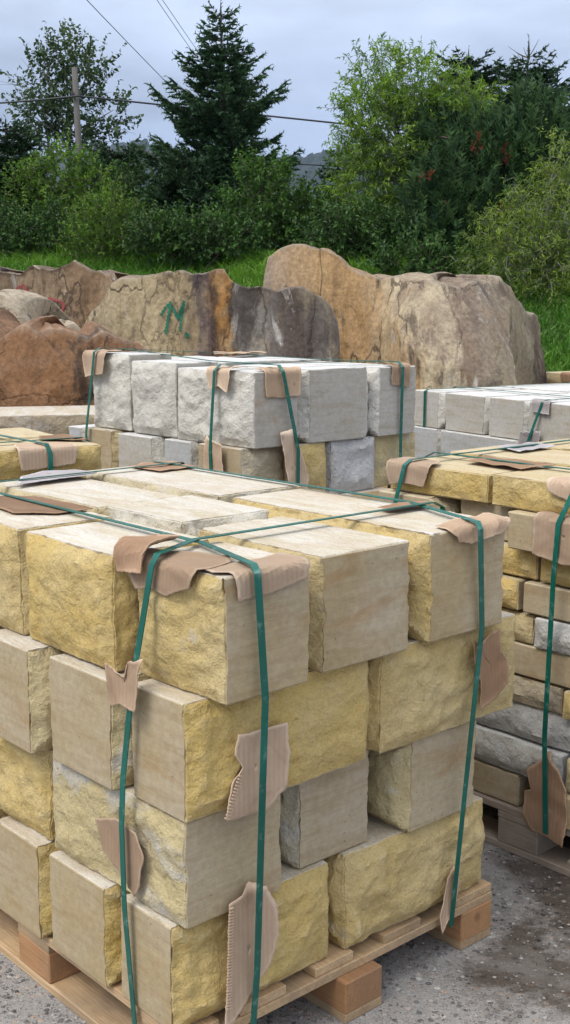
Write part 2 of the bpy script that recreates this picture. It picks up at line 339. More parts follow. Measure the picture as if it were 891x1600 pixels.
def leaf_mat(name, dark, light, rough=0.55, trans=0.25):
    m, nt, bs = new_mat(name); g = NG(nt)
    at_ = g.n('ShaderNodeAttribute', attribute_name='tint'); oi = g.n('ShaderNodeObjectInfo')
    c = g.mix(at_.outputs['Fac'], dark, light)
    nt.links.new(c, bs.inputs['Base Color']); bs.inputs['Roughness'].default_value = rough; bs.inputs['Specular IOR Level'].default_value = 0.35
    tr = g.n('ShaderNodeBsdfTranslucent'); g.l(g.mix(1.0, c, (1.1, 1.25, 0.55), 'MULTIPLY'), tr.inputs['Color'])
    mx = g.n('ShaderNodeMixShader'); mx.inputs[0].default_value = trans; g.l(bs.outputs[0], mx.inputs[1]); g.l(tr.outputs[0], mx.inputs[2])
    out = [n for n in nt.nodes if n.type == 'OUTPUT_MATERIAL'][0]; g.l(mx.outputs[0], out.inputs['Surface'])
    return m
def bark_mat(name, c1, c2):
    m, nt, bs = new_mat(name); g = NG(nt); n1 = g.noise(g.coords((1, 1, 0.25)), 14, 5, 0.65)
    nt.links.new(g.mix(n1, c1, c2), bs.inputs['Base Color']); bs.inputs['Roughness'].default_value = 0.9; g.bump(bs, n1, 0.6, 0.02); return m
BARK = bark_mat('brown bark', (0.06, 0.045, 0.035), (0.14, 0.11, 0.085)); BARK_GREY = bark_mat('grey bark', (0.13, 0.125, 0.11), (0.25, 0.24, 0.215))
POLE_WOOD = bark_mat('grey weathered pole wood', (0.09, 0.083, 0.075), (0.17, 0.16, 0.145))
m, nt, bs = new_mat('black cable'); bs.inputs['Base Color'].default_value = (0.03, 0.035, 0.04, 1); bs.inputs['Roughness'].default_value = 0.5; CABLE = m

# ------------------------------------------------------------------ setting: ground, bank, hill
m, nt, bs = new_mat('concrete with exposed aggregate'); g = NG(nt)
tc = g.n('ShaderNodeTexCoord'); vec = tc.outputs['Object']
vo = g.n('ShaderNodeTexVoronoi', feature='F1'); vo.inputs['Scale'].default_value = 52; g.l(vec, vo.inputs['Vector'])
vo2 = g.n('ShaderNodeTexVoronoi', feature='F1'); vo2.inputs['Scale'].default_value = 150; g.l(vec, vo2.inputs['Vector'])
fine = g.noise(vec, 260, 4, 0.7); mid = g.noise(vec, 26, 5, 0.65); big = g.noise(vec, 1.5, 5, 0.62, 0.6); big2 = g.noise(vec, 4.3, 4, 0.6, 0.5)
c = g.ramp(fine, [(0.30, (0.15, 0.14, 0.13)), (0.70, (0.43, 0.41, 0.39))])
sp = g.n('ShaderNodeSeparateColor'); g.l(vo.outputs['Color'], sp.inputs[0])
agg = g.ramp(sp.outputs[0], [(0.0, (0.05, 0.05, 0.055)), (0.3, (0.16, 0.15, 0.145)), (0.62, (0.32, 0.31, 0.30)), (0.86, (0.40, 0.29, 0.22)), (1.0, (0.58, 0.56, 0.53))])
vw = g.noise(vec, 130, 2); am = g.math('MULTIPLY', g.math('LESS_THAN', g.math('ADD', vo.outputs['Distance'], g.math('MULTIPLY', g.math('SUBTRACT', vw, .5), .35)), 0.40), g.math('GREATER_THAN', sp.outputs[1], 0.30))
c = g.mix(g.math('MULTIPLY', am, 0.85), c, agg)
sp2 = g.n('ShaderNodeSeparateColor'); g.l(vo2.outputs['Color'], sp2.inputs[0])
am2 = g.math('MULTIPLY', g.math('LESS_THAN', vo2.outputs['Distance'], 0.42), g.math('GREATER_THAN', sp2.outputs[1], 0.25))
c = g.mix(g.math('MULTIPLY', am2, 0.7), c, g.ramp(sp2.outputs[0], [(0, (0.05, 0.05, 0.05)), (0.5, (0.22, 0.21, 0.2)), (1, (0.48, 0.47, 0.46))]))
dd_ = g.n('ShaderNodeVectorMath', operation='DISTANCE'); dd_.inputs[1].default_value = (1.45, .75, 0); g.l(vec, dd_.inputs[0])
damp = g.rng(g.math('ADD', g.math('ADD', g.math('MULTIPLY', big, .9), g.math('MULTIPLY', g.math('SUBTRACT', mid, 0.5), 0.25)), g.rng(dd_.outputs['Value'], .35, 1.3, .30, -.12)), 0.50, 0.62)                     # damp and dusty areas with outlines of their own
c = g.mix(damp, c, g.mix(1.0, c, (0.31, 0.265, 0.23), 'MULTIPLY'))
dust = g.rng(big2, 0.50, 0.66, 0, 0.5); c = g.mix(g.math('MULTIPLY', dust, .7), c, (0.34, 0.325, 0.31))
nt.links.new(c, bs.inputs['Base Color']); nt.links.new(g.rng(damp, 0, 1, 0.9, 0.55), bs.inputs['Roughness']); bs.inputs['Specular IOR Level'].default_value = 0.3
b = g.bump(bs, fine, 0.5, 0.003); b = g.bump(bs, g.math('MULTIPLY', am, g.math('SUBTRACT', 0.4, vo.outputs['Distance'])), 0.7, 0.008, b); g.bump(bs, mid, 0.3, 0.01, b)
GROUND = m
xs = np.concatenate([[-3000, -200, -40], np.linspace(-12, 12, 13), [40, 200, 3000]]); ys = np.concatenate([[-3000, -200, -30], np.linspace(-8, 14, 12), [40, 300, 6000]])
X, Y = np.meshgrid(xs, ys); i = np.arange(len(ys) - 1)[:, None] * len(xs) + np.arange(len(xs) - 1)[None]
link('ground', mesh_np('ground', np.stack([X, Y, X * 0], -1).reshape(-1, 3), np.stack([i, i + 1, i + len(xs) + 1, i + len(xs)], -1).reshape(-1, 4), [GROUND]), kind='structure')

def bank_z(x, y):
    y0 = 8.4 - 0.22 * np.clip(x, -2, 8)                # the bank comes nearer on the right
    t = np.clip((y - y0) / 6.2, 0, 1)
    P = np.stack([x * 0.5, y * 0.5, x * 0], -1).reshape(-1, 3)
    return -0.06 + 2.38 * sstep(t) + np.where(t > 0, 1, 0) * np.minimum(t * 6, 1) * fbm(P, 5, 3).reshape(np.shape(x)) * 0.16
m, nt, bs = new_mat('grassy soil'); g = NG(nt); tc = g.n('ShaderNodeTexCoord')
n1 = g.noise(tc.outputs['Object'], 9, 6, 0.7)
nt.links.new(g.ramp(n1, [(0.3, (0.03, 0.06, 0.014)), (0.7, (0.085, 0.15, 0.03))]), bs.inputs['Base Color']); bs.inputs['Roughness'].default_value = 1; g.bump(bs, n1, 1, 0.06)
SOIL = m
xs = np.linspace(-26, 26, 105); ys = np.concatenate([np.linspace(5.5, 20, 59), [24, 30, 40, 60, 90]])
X, Y = np.meshgrid(xs, ys); i = np.arange(len(ys) - 1)[:, None] * len(xs) + np.arange(len(xs) - 1)[None]
link('grass_bank', mesh_np('grass_bank', np.stack([X, Y, bank_z(X, Y)], -1).reshape(-1, 3), np.stack([i, i + 1, i + len(xs) + 1, i + len(xs)], -1).reshape(-1, 4), [SOIL]), kind='structure')

m, nt, bs = new_mat('forested hillside'); g = NG(nt); tc = g.n('ShaderNodeTexCoord')
n1 = g.noise(tc.outputs['Object'], 0.05, 6, 0.75)
nt.links.new(g.ramp(n1, [(0.35, (0.006, 0.014, 0.014)), (0.7, (0.018, 0.034, 0.026))]), bs.inputs['Base Color']); bs.inputs['Roughness'].default_value = 1
xs = np.linspace(-900, 1100, 500); ts = np.linspace(0, 1, 40)
X, TT = np.meshgrid(xs, ts); P = np.stack([X / 160, TT * 2.5, X * 0], -1).reshape(-1, 3)
ridge = 250 + 45 * fbm(np.stack([xs / 260, xs * 0, xs * 0], -1), 3, 3) - 0.12 * np.abs(xs - 60)
Z = ridge[None] * np.sin(TT * math.pi / 2) + 11 * fbm(P * 14, 9, 3).reshape(X.shape) * (TT > 0.05)
rngh = np.random.default_rng(4); Z[-1] += rngh.uniform(-3, 9, len(xs))
i = np.arange(len(ts) - 1)[:, None] * len(xs) + np.arange(len(xs) - 1)[None]
link('hill', mesh_np('hill', np.stack([X, 1350 + 500 * TT, Z - 2], -1).reshape(-1, 3), np.stack([i, i + 1, i + len(xs) + 1, i + len(xs)], -1).reshape(-1, 4), [m], smooth=False), kind='structure')

# ------------------------------------------------------------------ stacks of stone on pallets
class Stack:
    def __init__(s, ox, oy, yaw):
        s.o = np.array([ox, oy]); s.yaw = yaw
        s.u = np.array([math.cos(yaw), math.sin(yaw)]); s.v = np.array([-math.sin(yaw), math.cos(yaw)])
    def w(s, u, v, z=0.0):
        p = s.o + s.u * u + s.v * v; return np.array([p[0], p[1], z])
SEED = [100]
def seg(L, r):
    n = max(3, int(round((L - 0.024) / r)))
    return np.concatenate([[0, 0.004], np.linspace(0.012, L - 0.012, n), [L - 0.004, L]])
AX = {'L': (0, 0), 'R': (0, 1), 'F': (1, 0), 'B': (1, 1), 'D': (2, 0), 'T': (2, 1)}
def block_mesh(L, W, H, rough, mats, seed, res, amp=1.0, rec=0.018, top_tilt=0.0):
    rng = np.random.default_rng(seed)
    c = [seg(L, res), seg(W, res), seg(H, res)]; n = [len(a) for a in c]
    I, J, K = np.meshgrid(*[np.arange(k) for k in n], indexing='ij')
    on = (I == 0) | (I == n[0] - 1) | (J == 0) | (J == n[1] - 1) | (K == 0) | (K == n[2] - 1)
    vid = np.full(n, -1); vid[on] = np.arange(on.sum())
    Q = np.stack([c[0][I[on]], c[1][J[on]], c[2][K[on]]], -1)           # 0..size
    S = np.array([L, W, H]); F = []; mi = []
    for f, (a, side) in AX.items():
        sl = [slice(None)] * 3; sl[a] = 0 if side == 0 else n[a] - 1
        G = vid[tuple(sl)]
        q = np.stack([G[:-1, :-1], G[1:, :-1], G[1:, 1:], G[:-1, 1:]], -1).reshape(-1, 4)
        if (side == 0) ^ (a == 1): q = q[:, ::-1]
        F.append(q); mi.append(np.full(len(q), 1 if f in rough else 0))
    D = np.zeros_like(Q)
    off = rng.uniform(-50, 50, 3)
    for f in rough:
        a, side = AX[f]; oth = [k for k in range(3) if k != a]
        dist = Q[:, a] if side == 0 else S[a] - Q[:, a]
        q2 = Q[:, oth]; ed = np.minimum(np.minimum(q2[:, 0], S[oth[0]] - q2[:, 0]), np.minimum(q2[:, 1], S[oth[1]] - q2[:, 1]))
        P3 = np.zeros_like(Q); P3[:, oth] = q2; P3 += off + 3.7 * a
        h = 0.016 * crags(q2, 0.15, seed + a * 3 + side, 2, 0.5, 0.5) + 0.0062 * crags(q2 * [1, 1.5], 0.060, seed + 21 + a, 2, 0.55, 0.5) + 0.0042 * crags(q2 * [1.0, 1.3], 0.028, seed + 40 + a, 2, 0.6, 0.5) + 0.001 * fbm(P3 * 75, seed + 5, 2)
        chip = np.clip(fbm(P3 * 17, seed + 8, 3) - 0.18, 0, 1)                # edges knocked back from the bulging face, chipped here and there
        lip = rec * (0.80 + 0.10 * vnoise(P3 * 70, seed + 9) + 0.10 * vnoise(P3 * 150, seed + 10) + 0.65 * chip)
        h = amp * np.clip(h, -0.024, 0.024) * (0.35 + 0.65 * sstep(ed / 0.025)) - lip * (1 - sstep(ed / 0.040)) - 0.004
        wgt = np.clip(1 - dist / 0.07, 0, 1)
        D[:, a] += (1 if side else -1) * h * wgt
    for a in range(3):                                                  # sawn edges: slight rounding and chips
        for b_ in range(a + 1, 3):
            for sa in (0, 1):
                for sb in (0, 1):
                    da = Q[:, a] if sa == 0 else S[a] - Q[:, a]; db = Q[:, b_] if sb == 0 else S[b_] - Q[:, b_]
                    near = (da < 0.0005) & (db < 0.0005)
                    if not near.any(): continue
                    P3 = Q[near] * 26 + off + a * 5 + b_ * 11 + sa * 3 + sb * 7
                    ch = 0.0018 + 0.009 * np.clip(fbm(P3, seed + 1, 2) - 0.22, 0, 1) + 0.0012 * rng.random(near.sum())
                    D[near, a] += (1 if sa == 0 else -1) * ch; D[near, b_] += (1 if sb == 0 else -1) * ch
    V = Q + D
    mi = np.concatenate(mi); nt_ = len(F[5])
    if 'T' not in rough: mi[-nt_:] = 2                                      # natural bed on top
    if top_tilt: V[:, 2] += np.clip(Q[:, 2] / H, 0, 1) * top_tilt * (Q[:, 1] / W)
    V -= np.array([L / 2, W / 2, 0])
    return mesh_np('stone', V, np.concatenate(F), mats, mi, True, 30)
FAM = {'y': (YEL_SAWN, YEL_SPLIT, YEL_BED), 'w': (WHT_SAWN, WHT_SPLIT, WHT_BED), 'g': (GRY_SAWN, WHT_SPLIT, WHT_BED), 't': (YEL_SAWN, YEL_SPLIT, TAN_BED)}
def block(st, u0, u1, v0, v1, z0, z1, rough, fam, color, label, group, res=0.0085, amp=1.0, rec=0.018, turn=0.0, name='stone_block', top_tilt=0.0):
    SEED[0] += 1
    me = block_mesh(u1 - u0, v1 - v0, z1 - z0 - 0.0015, rough, FAM[fam], SEED[0], res, amp, rec, top_tilt)
    o = link(name, me, None, label, 'stone block' if name == 'stone_block' else 'stone slab', group)
    frame(o, st.w((u0 + u1) / 2, (v0 + v1) / 2, z0), st.yaw + turn); o.color = color
    return o
def bevel_box(name, dx, dy, dz, mat, bev=0.002, warp=0.0, seed=0):
    bm = bmesh.new(); bmesh.ops.create_cube(bm, size=1.0)
    bmesh.ops.scale(bm, vec=(dx, dy, dz), verts=bm.verts)
    if bev: bmesh.ops.bevel(bm, geom=bm.edges[:], offset=bev, segments=1, affect='EDGES')
    me = bpy.data.meshes.new(name); bm.to_mesh(me); bm.free(); me.materials.append(mat); return me
def pallet(st, u0, v0, W, Lv, label, mats, deck=((0, .1), (.16, .29), (.38, .50), (.60, .73), (.86, 1.0)), midout=0.0):
    wd, wb, wk = mats
    e = link('wooden_pallet', None, None, label, 'pallet', 'pallets under the stone stacks'); frame(e, st.w(u0, v0, 0), st.yaw)
    rng = random.Random(SEED[0] + 7)
    def put(name, me, x, y, z, tip=0.0):
        o = link(name, me, e); o.location = (x, y, z); o.rotation_euler = (0, 0, tip); return o
    for a, b_ in deck:
        w_ = (b_ - a) * W; put('deck_board', bevel_box('deck_board', w_, Lv - rng.uniform(0, .012), .022, wd), (a + b_) / 2 * W, Lv / 2, .133)
    me = bevel_box('stringer', W, .145, .022, wd); me.name = 'stringer'
    for y in (.0725, Lv / 2, Lv - .0725): put('stringer', me, W / 2, y, .1110)
    mb = bevel_box('bottom_board', .12, Lv, .022, wb)
    mk = bevel_box('spacer_block', .12, .145, .078, wk, .003)
    for k, x in enumerate((.0605, W / 2, W - .0605)):
        put('bottom_board', mb, x, Lv / 2 - (midout if k == 1 else 0), .0112)
        for r, y in enumerate((.0725, Lv / 2, Lv - .0725)): put('spacer_block', mk, x, y - (midout if (k == 1 and r == 0) else 0.001), .0611)
    return e
def strap(st, pts, wdir, label, group, w=0.0162):
    "flat polyester band along stack points (u,v,z); wdir: 'u' or 'v', the axis its width lies on"
    P = [st.w(*p) for p in pts]; Q = [P[0]]
    for k in range(1, len(P)):                                             # subdivide, round the bends
        n = max(2, int(np.linalg.norm(P[k] - P[k - 1]) / 0.05))
        Q += [P[k - 1] + (P[k] - P[k - 1]) * t for t in np.linspace(0, 1, n + 1)[1:]]
    Q = np.array(Q); T = np.gradient(Q, axis=0); T /= np.linalg.norm(T, axis=1)[:, None]
    wd = np.array([*(st.u if wdir == 'u' else st.v), 0.0]); wd = wd[None] - (T @ wd)[:, None] * T; wd /= np.linalg.norm(wd, axis=1)[:, None]
    N = np.cross(T, wd); s_ = np.linspace(0, 1, len(Q))
    tw = 0.05 * np.sin(s_ * 9 + len(pts)); wd = wd + N * tw[:, None]
    a, b_ = Q + wd * w / 2, Q - wd * w / 2; t = 0.0011
    V = np.stack([a - N * t, b_ - N * t, b_ + N * t, a + N * t], 1).reshape(-1, 3)
    i = np.arange(len(Q) - 1)[:, None] * 4; j = np.arange(4)[None]; j2 = (j + 1) % 4
    F = np.stack([i + j, i + j2, i + 4 + j2, i + 4 + j], -1).reshape(-1, 4); n4 = (len(Q) - 1) * 4
    F = np.concatenate([F, [[3, 2, 1, 0], [n4, n4 + 1, n4 + 2, n4 + 3]]])
    base = Q[0].copy(); V = V - base
    o = link('packing_strap', mesh_np('packing_strap', V, F, [STRAP], smooth=True, sharp=40), None, label, 'strap', group); o.location = base
    return o
def card(st, face, edge_z, plane, outline, label, group, mat=None, curl=0.006, crumple=0.004, flare=0.0, lift=0.004, topz=None, jag=0.003, torn=(), thick=0.0019, seed=None):
    """cardboard on a stack. outline: (s, t) polygon; s runs along the face, t is the way down from edge_z; t < 0 lies folded back on the top.
    face F: s = u, outward = -v; face L: s = v, outward = -u; face T: a loose piece lying on the top, s = u, t = v."""
    SEED[0] += 1; seed = seed or SEED[0]; rng = np.random.default_rng(seed)
    O = np.array(outline, float); pts = []
    for k in range(len(O)):
        a, b_ = O[k], O[(k + 1) % len(O)]; n = max(2, int(np.linalg.norm(b_ - a) / 0.008))
        for t in np.arange(n) / n: pts.append(a + (b_ - a) * t)
    B = np.array(pts); B[1:] += rng.normal(0, jag * 0.30, B[1:].shape); B += jag * .4 * np.stack([vnoise(np.c_[B * 45, B[:, :1] * 0], seed), vnoise(np.c_[B * 45, B[:, :1] * 0 + 9], seed)], -1)
    c0 = O.mean(0); rings = [0.0001, .12, .25, .37, .5, .62, .74, .85, .93, 1.0]
    S = np.concatenate([c0 + (B - c0) * r for r in rings]); nb = len(B); rr = np.repeat(rings, nb)
    s, t = S[:, 0], S[:, 1]
    P3 = np.stack([s, t, s * 0], -1)
    fold = np.abs(((s * math.cos(seed) + t * math.sin(seed)) * 11 + fbm(P3 * 6, seed, 2) * .5) % 1 - .5)          # a few sharp creases
    bend = crumple * (0.3 * fbm(P3 * 10, seed, 2) + 2.0 * fold) * np.clip(rr * 1.6, 0.25, 1) + curl * rr ** 5 * (0.15 + 0.9 * np.abs(vnoise(P3 * 7, seed + 5)))
    bend = np.maximum(bend, 0)
    if face == 'T':
        U, Vv, Z = s, t, edge_z + lift + bend
    else:
        r = 0.010; q_ = r * math.pi / 4; phi = np.clip((t + q_) / (2 * q_), 0, 1) * math.pi / 2      # rounded fold over the edge
        off_ = lift + bend
        out = -r + r * np.sin(phi) + np.sin(phi) * off_ + np.minimum(t + q_, 0) + flare * np.clip((t - q_) / 0.1, 0, 1.5) ** 2
        z = edge_z - r + r * np.cos(phi) + np.cos(phi) * off_ - np.maximum(t - q_, 0)
        if face == 'F': U, Vv, Z = s, plane - out, z
        else: U, Vv, Z = plane - out, s, z
    W = st.o[None] + U[:, None] * st.u[None] + Vv[:, None] * st.v[None]; W = np.c_[W, Z]
    nr = len(rings); i = np.arange(nr - 1)[:, None] * nb; j = np.arange(nb)[None]; j2 = (j + 1) % nb
    F = np.stack([i + j, i + j2, i + nb + j2, i + nb + j], -1).reshape(-1, 4)
    base = W.mean(0); base[2] = W[:, 2].min(); me = mesh_np('cardboard', W - base, F, [mat or CARD], smooth=True, sharp=22, tint=rr)
    uv = me.uv_layers.new(name='UVMap'); li = np.empty(len(me.loops), np.int32); me.loops.foreach_get('vertex_index', li)
    uv.data.foreach_set('uv', np.stack([s, t], -1)[li].astype(np.float32).ravel())
    o = link('cardboard_piece', me, None, label, 'cardboard', group); o.location = base
    so = o.modifiers.new('thickness', 'SOLIDIFY'); so.thickness = thick; so.offset = 1.0 if face != 'T' else 0.0
    for k, (a, b_) in enumerate(torn):                                     # bare flutes along a torn side
        a, b_ = np.array(a), np.array(b_); n = int(np.linalg.norm(b_ - a) / 0.0065); dv = np.array([(b_ - a)[1], -(b_ - a)[0]]); dv /= np.linalg.norm(dv) + 1e-9
        SV, SF = [], []
        for q in range(n):
            p = a + (b_ - a) * (q / n); wd = 0.010 + 0.003 * rng.random()
            corners = [p - dv * wd * .5, p + dv * wd * .5]; tt = (b_ - a) / np.linalg.norm(b_ - a) * 0.0016
            prof = [(corners[0] - tt, 0.0), (corners[1] - tt, 0.0), (corners[1] + tt, 0.0), (corners[0] + tt, 0.0)]
            bs_ = len(SV)
            for hgt in (0.002, 0.006):
                for (pp, _) in prof:
                    oo = lift + 0.006 + hgt; x = (pp[0], plane - oo, edge_z - pp[1]) if face == 'F' else (plane - oo, pp[0], edge_z - pp[1])
                    SV.append(st.w(*x) - base)
            SF += [[bs_ + 4, bs_ + 5, bs_ + 6, bs_ + 7]] + [[bs_ + e_, bs_ + (e_ + 1) % 4, bs_ + 4 + (e_ + 1) % 4, bs_ + 4 + e_] for e_ in range(4)]
        fl = link('torn_flute', mesh_np('torn_flute', np.array(SV), np.array(SF), [CARD_PINK], smooth=False), o); fl['kind'] = 'stuff'
    return o

# ---- stack 1: nearest pallet, yellow sandstone
S1 = Stack(0, 0, YAW)
Y1, Y2, Y3, Y4 = (0.56, 0.405, 0.145, 0.1), (0.54, 0.405, 0.175, 0.25), (0.53, 0.44, 0.25, 0.45), (0.50, 0.36, 0.115, 0.0)
pallet(S1, 0, 0, 1.0, 1.2, 'pale new wooden pallet under the nearest yellow sandstone stack', (WOOD_NEW, WOOD_NEW, WOOD_BLK), midout=0.03)
GA = 'blocks of the nearest sandstone stack'
HID = 'sandstone block on the far side of the nearest stack, behind its corner blocks'
za, zb, zc, zd, ze = 0.146, 0.380, 0.612, 0.858, 1.112
def A1(*a, **k): return block(S1, *a, **k)
# bottom layer, laid across
A1(-.006, .458, 0.0, .228, za, zb, 'FBR', 'y', Y1, 'bottom corner block with mustard split front, behind the two front straps', GA, rec=.022)
A1(.463, .978, .0, .235, za, zb, 'FBL', 'y', Y2, 'long pale yellow split block resting on the pallet at its right front corner', GA)
A1(-.016, .43, .232, .499, za, zb, 'FBR', 'y', Y4, 'sawn tan block on the pallet, second from the corner along the left side', GA, rec=.022)
A1(-.020, .43, .505, .750, za, zb, 'FBR', 'y', Y4, 'sawn tan block on the pallet at the left edge of the photo, bottom row', GA, rec=.022)
for k, (a, b_) in enumerate(((.762, .98), (.99, 1.2))): A1(-.01, .45, a, b_, za, zb, 'FB', 'y', Y2, HID, GA, res=.03)
for k, (a, b_) in enumerate(((.245, .49), (.50, .74), (.75, .97), (.98, 1.2))): A1(.47, .97, a, b_, za, zb, 'FB', 'y', Y2, HID, GA, res=.03)
# second layer, laid lengthwise
A1(.0, .277, -.008, .497, zb, zc, 'LR', 'y', (.50, .41, .22, .62), 'second layer block with grey-white stained split left side at the near corner', GA, rec=.009)
A1(.0, .27, .503, 1.01, zb, zc, 'LRF', 'y', Y1, 'yellow split block at the left photo edge, second layer from the pallet', GA)
A1(.327, .60, .035, .53, zb, zc, 'LR', 'y', (.40, .38, .32, .55), 'grey block with brown rust stain set back in the second layer', GA, rec=.03)
A1(.650, .945, .0, .50, zb, zc, 'LR', 'y', Y3, 'sawn beige second layer block at the right, under the long split block', GA, rec=.03)
for a, b_ in ((.30, .58), (.62, .92)): A1(a, b_, .54, 1.05, zb, zc, 'LR', 'y', Y2, HID, GA, res=.03)
# third layer, laid across
A1(.005, .530, -.035, .178, zc, zd, 'FBR', 'y', Y1, 'third layer corner block with sawn left end and long yellow split front', GA, rec=.016)
A1(.538, 1.045, -.030, .20, zc, zd, 'FBL', 'y', Y2, 'long yellow split block in the third layer at the right, with cardboard on it', GA, rec=.016)
A1(-.014, .46, .184, .478, zc, zd - .004, 'FBR', 'y', Y3, 'sawn third layer block beside the left front strap', GA, rec=.026)
A1(-.036, .42, .484, .735, zc, zd, 'FBR', 'y', Y3, 'sawn third layer block at the left edge of the photo', GA, rec=.026)
for a, b_ in ((.75, .98), (.99, 1.24)): A1(-.02, .5, a, b_, zc, zd, 'FB', 'y', Y2, HID, GA, res=.03); A1(.51, 1.0, a, b_, zc, zd, 'FB', 'y', Y2, HID, GA, res=.03)
for a, b_ in ((.21, .47), (.48, .74)): A1(.51, 1.0, a, b_, zc, zd, 'FB', 'y', Y2, HID, GA, res=.03)
# top layer, laid lengthwise
A1(.040, .292, -.080, .207, zd, ze, 'LR', 'y', (.54, .41, .18, .22), 'top layer corner block under the curled cardboard, split yellow left side', GA, rec=.014, turn=.02)
A1(.0, .285, .218, .590, zd, ze, 'LRF', 'y', Y1, 'big yellow split top block, second from the near corner along the left side', GA, rec=.016)
A1(.0, .29, .602, 1.0, zd, ze, 'LRF', 'y', Y2, 'top layer block at the left photo edge, with brown cardboard on it', GA)
A1(.0, .29, 1.01, 1.40, zd, ze - .006, 'LR', 'y', Y2, 'far left top block of the nearest stack, under the grey cardboard', GA, res=.016)
A1(.305, .632, -.055, .400, zd, ze - .003, 'LRB', 'y', (.48, .38, .20, .3), 'top layer block with smooth grey-beige front, between the two front straps', GA, rec=.034)
A1(.32, .625, .412, .75, zd, ze + .004, 'LRF', 'y', (.60, .57, .50, .6), 'whitish top block in the middle row of the nearest stack', GA, rec=.016)
A1(.315, .62, .765, 1.38, zd, ze - .004, 'LRF', 'y', (.52, .44, .28, .5), 'long pale top block in the middle row, at the back of the nearest stack', GA, res=.014)
A1(.645, .972, -.050, .660, zd, ze, 'LR', 'y', Y2, 'long top block at the right front corner, under crumpled cardboard', GA, rec=.034)
A1(.64, .97, .672, 1.36, zd, ze + .003, 'LRF', 'y', (.54, .47, .33, .5), 'long pale top block at the back right of the nearest stack', GA, res=.014)
# straps
GS = 'green straps round the nearest stack'
strap(S1, [(.164, -.030, .100), (.162, -.048, .25), (.142, -.100, .860), (.120, -.104, 1.114), (.128, -.082, 1.127), (.20, .17, 1.122), (.225, 1.38, 1.119), (.225, 1.415, 1.1), (.22, 1.25, .12)], 'u', 'green strap down the front over two cardboard pieces, left of centre', GS)
strap(S1, [(.815, -.020, .100), (.850, -.062, .866), (.812, -.080, 1.110), (.822, -.062, 1.124), (.93, .25, 1.121), (.915, 1.34, 1.122), (.91, 1.375, 1.1), (.9, 1.24, .12)], 'u', 'green strap down the right end of the nearest stack', GS)
strap(S1, [(-.012, .150, .100), (-.026, .158, .38), (-.028, .158, .56), (-.024, .155, .66), (-.014, .130, .86), (.018, .098, 1.112), (.036, .103, 1.131), (.20, .195, 1.126), (.95, .185, 1.126), (.985, .185, 1.11), (1.06, .18, .85), (1.01, .18, .12)], 'v', 'green strap down the left side by the corner, crossing the stack top', GS)
strap(S1, [(-.012, 1.22, .12), (-.02, 1.24, 1.10), (.01, 1.25, 1.124), (.95, 1.25, 1.126), (.985, 1.25, 1.10), (1.01, 1.2, .12)], 'v', 'green strap across the back of the nearest stack top', GS)
# cardboard
GC = 'cardboard edge protectors on the nearest stack'
card(S1, 'L', ze, .036, [(.03, .042), (.07, .058), (.12, .050), (.17, .062), (.20, .03), (.20, -.05), (.14, -.08), (.04, -.13), (-.01, -.09), (-.03, -.02), (-.01, .03)], 'brown folded cardboard over the top left edge at the near corner', GC, CARD, curl=0.003, crumple=0.0036, lift=.003)
card(S1, 'L', ze + .012, .038, [(.12, .03), (.23, .045), (.245, -.02), (.235, -.085), (.16, -.095), (.13, -.04)], 'dark curled cardboard flap standing up at the near top corner', GC, CARD_DARK, curl=0.0167, crumple=0.006, lift=.010)
card(S1, 'F', ze, -.086, [(.085, .048), (.17, .043), (.262, .028), (.275, -.02), (.268, -.085), (.17, -.07), (.06, -.075), (.05, -.03), (.075, -.012)], 'pinkish cardboard strip over the front top edge, middle strap', GC, CARD_PINK, curl=0.0018, crumple=0.0018)
card(S1, 'F', ze, -.056, [(.76, .026), (.80, .035), (.84, .028), (.92, .022), (.955, .0), (.945, -.075), (.90, -.06), (.84, -.055), (.74, -.05), (.725, -.005)], 'crumpled brown cardboard over the top edge at the right strap', GC, CARD, curl=0.006, crumple=0.0067)
card(S1, 'L', .93, -.022, [(.205, .03), (.19, .12), (.155, .105), (.10, .11), (.085, .03), (.075, -.0), (.12, .01), (.13, .045), (.165, .04)], 'small torn cardboard scrap on the left side, third layer', GC, CARD, curl=0.0048, crumple=0.0024, lift=.004)
card(S1, 'F', .80, -.042, [(.082, .19), (.095, .12), (.125, .09), (.105, .06), (.115, .02), (.16, .022), (.245, .025), (.25, .09), (.245, .165), (.185, .20)], 'torn pink cardboard on the front, third layer, behind the middle strap', GC, CARD_PINK, curl=0.0036, crumple=0.0018, torn=(((.080, .185), (.118, .10)),))
card(S1, 'L', .57, -.002, [(.285, .04), (.225, .02), (.20, .01), (.13, .02), (.105, .06), (.12, .13), (.14, .165), (.19, .13), (.255, .10)], 'brown cardboard patch on the grey-stained left side, second layer', GC, CARD, curl=0.003, crumple=0.002, lift=.007)
card(S1, 'F', .86, -.036, [(.835, .02), (.86, .045), (.90, .02), (.94, .012), (.945, .07), (.975, .10), (.975, .16), (.93, .19), (.875, .205), (.87, .13), (.85, .08)], 'creased cardboard flap on the right front, under the right strap', GC, CARD_DARK, curl=0.006, crumple=0.0036)
card(S1, 'F', .43, -.010, [(.105, .015), (.165, -.0), (.205, .01), (.235, .06), (.24, .13), (.215, .19), (.165, .235), (.115, .285), (.092, .29), (.098, .20), (.103, .10)], 'tall cardboard piece with bare corrugated edge, bottom layer front', GC, CARD_PINK, curl=0.003, crumple=0.0018, lift=.014, torn=(((.106, .025), (.096, .25)),))
card(S1, 'F', .245, -.008, [(.80, .01), (.835, -.002), (.85, .04), (.835, .08), (.805, .13), (.785, .155), (.775, .11), (.79, .06)], 'small cardboard tongue at the pallet, right strap', GC, CARD, curl=0.003, crumple=0.0018, lift=.006)
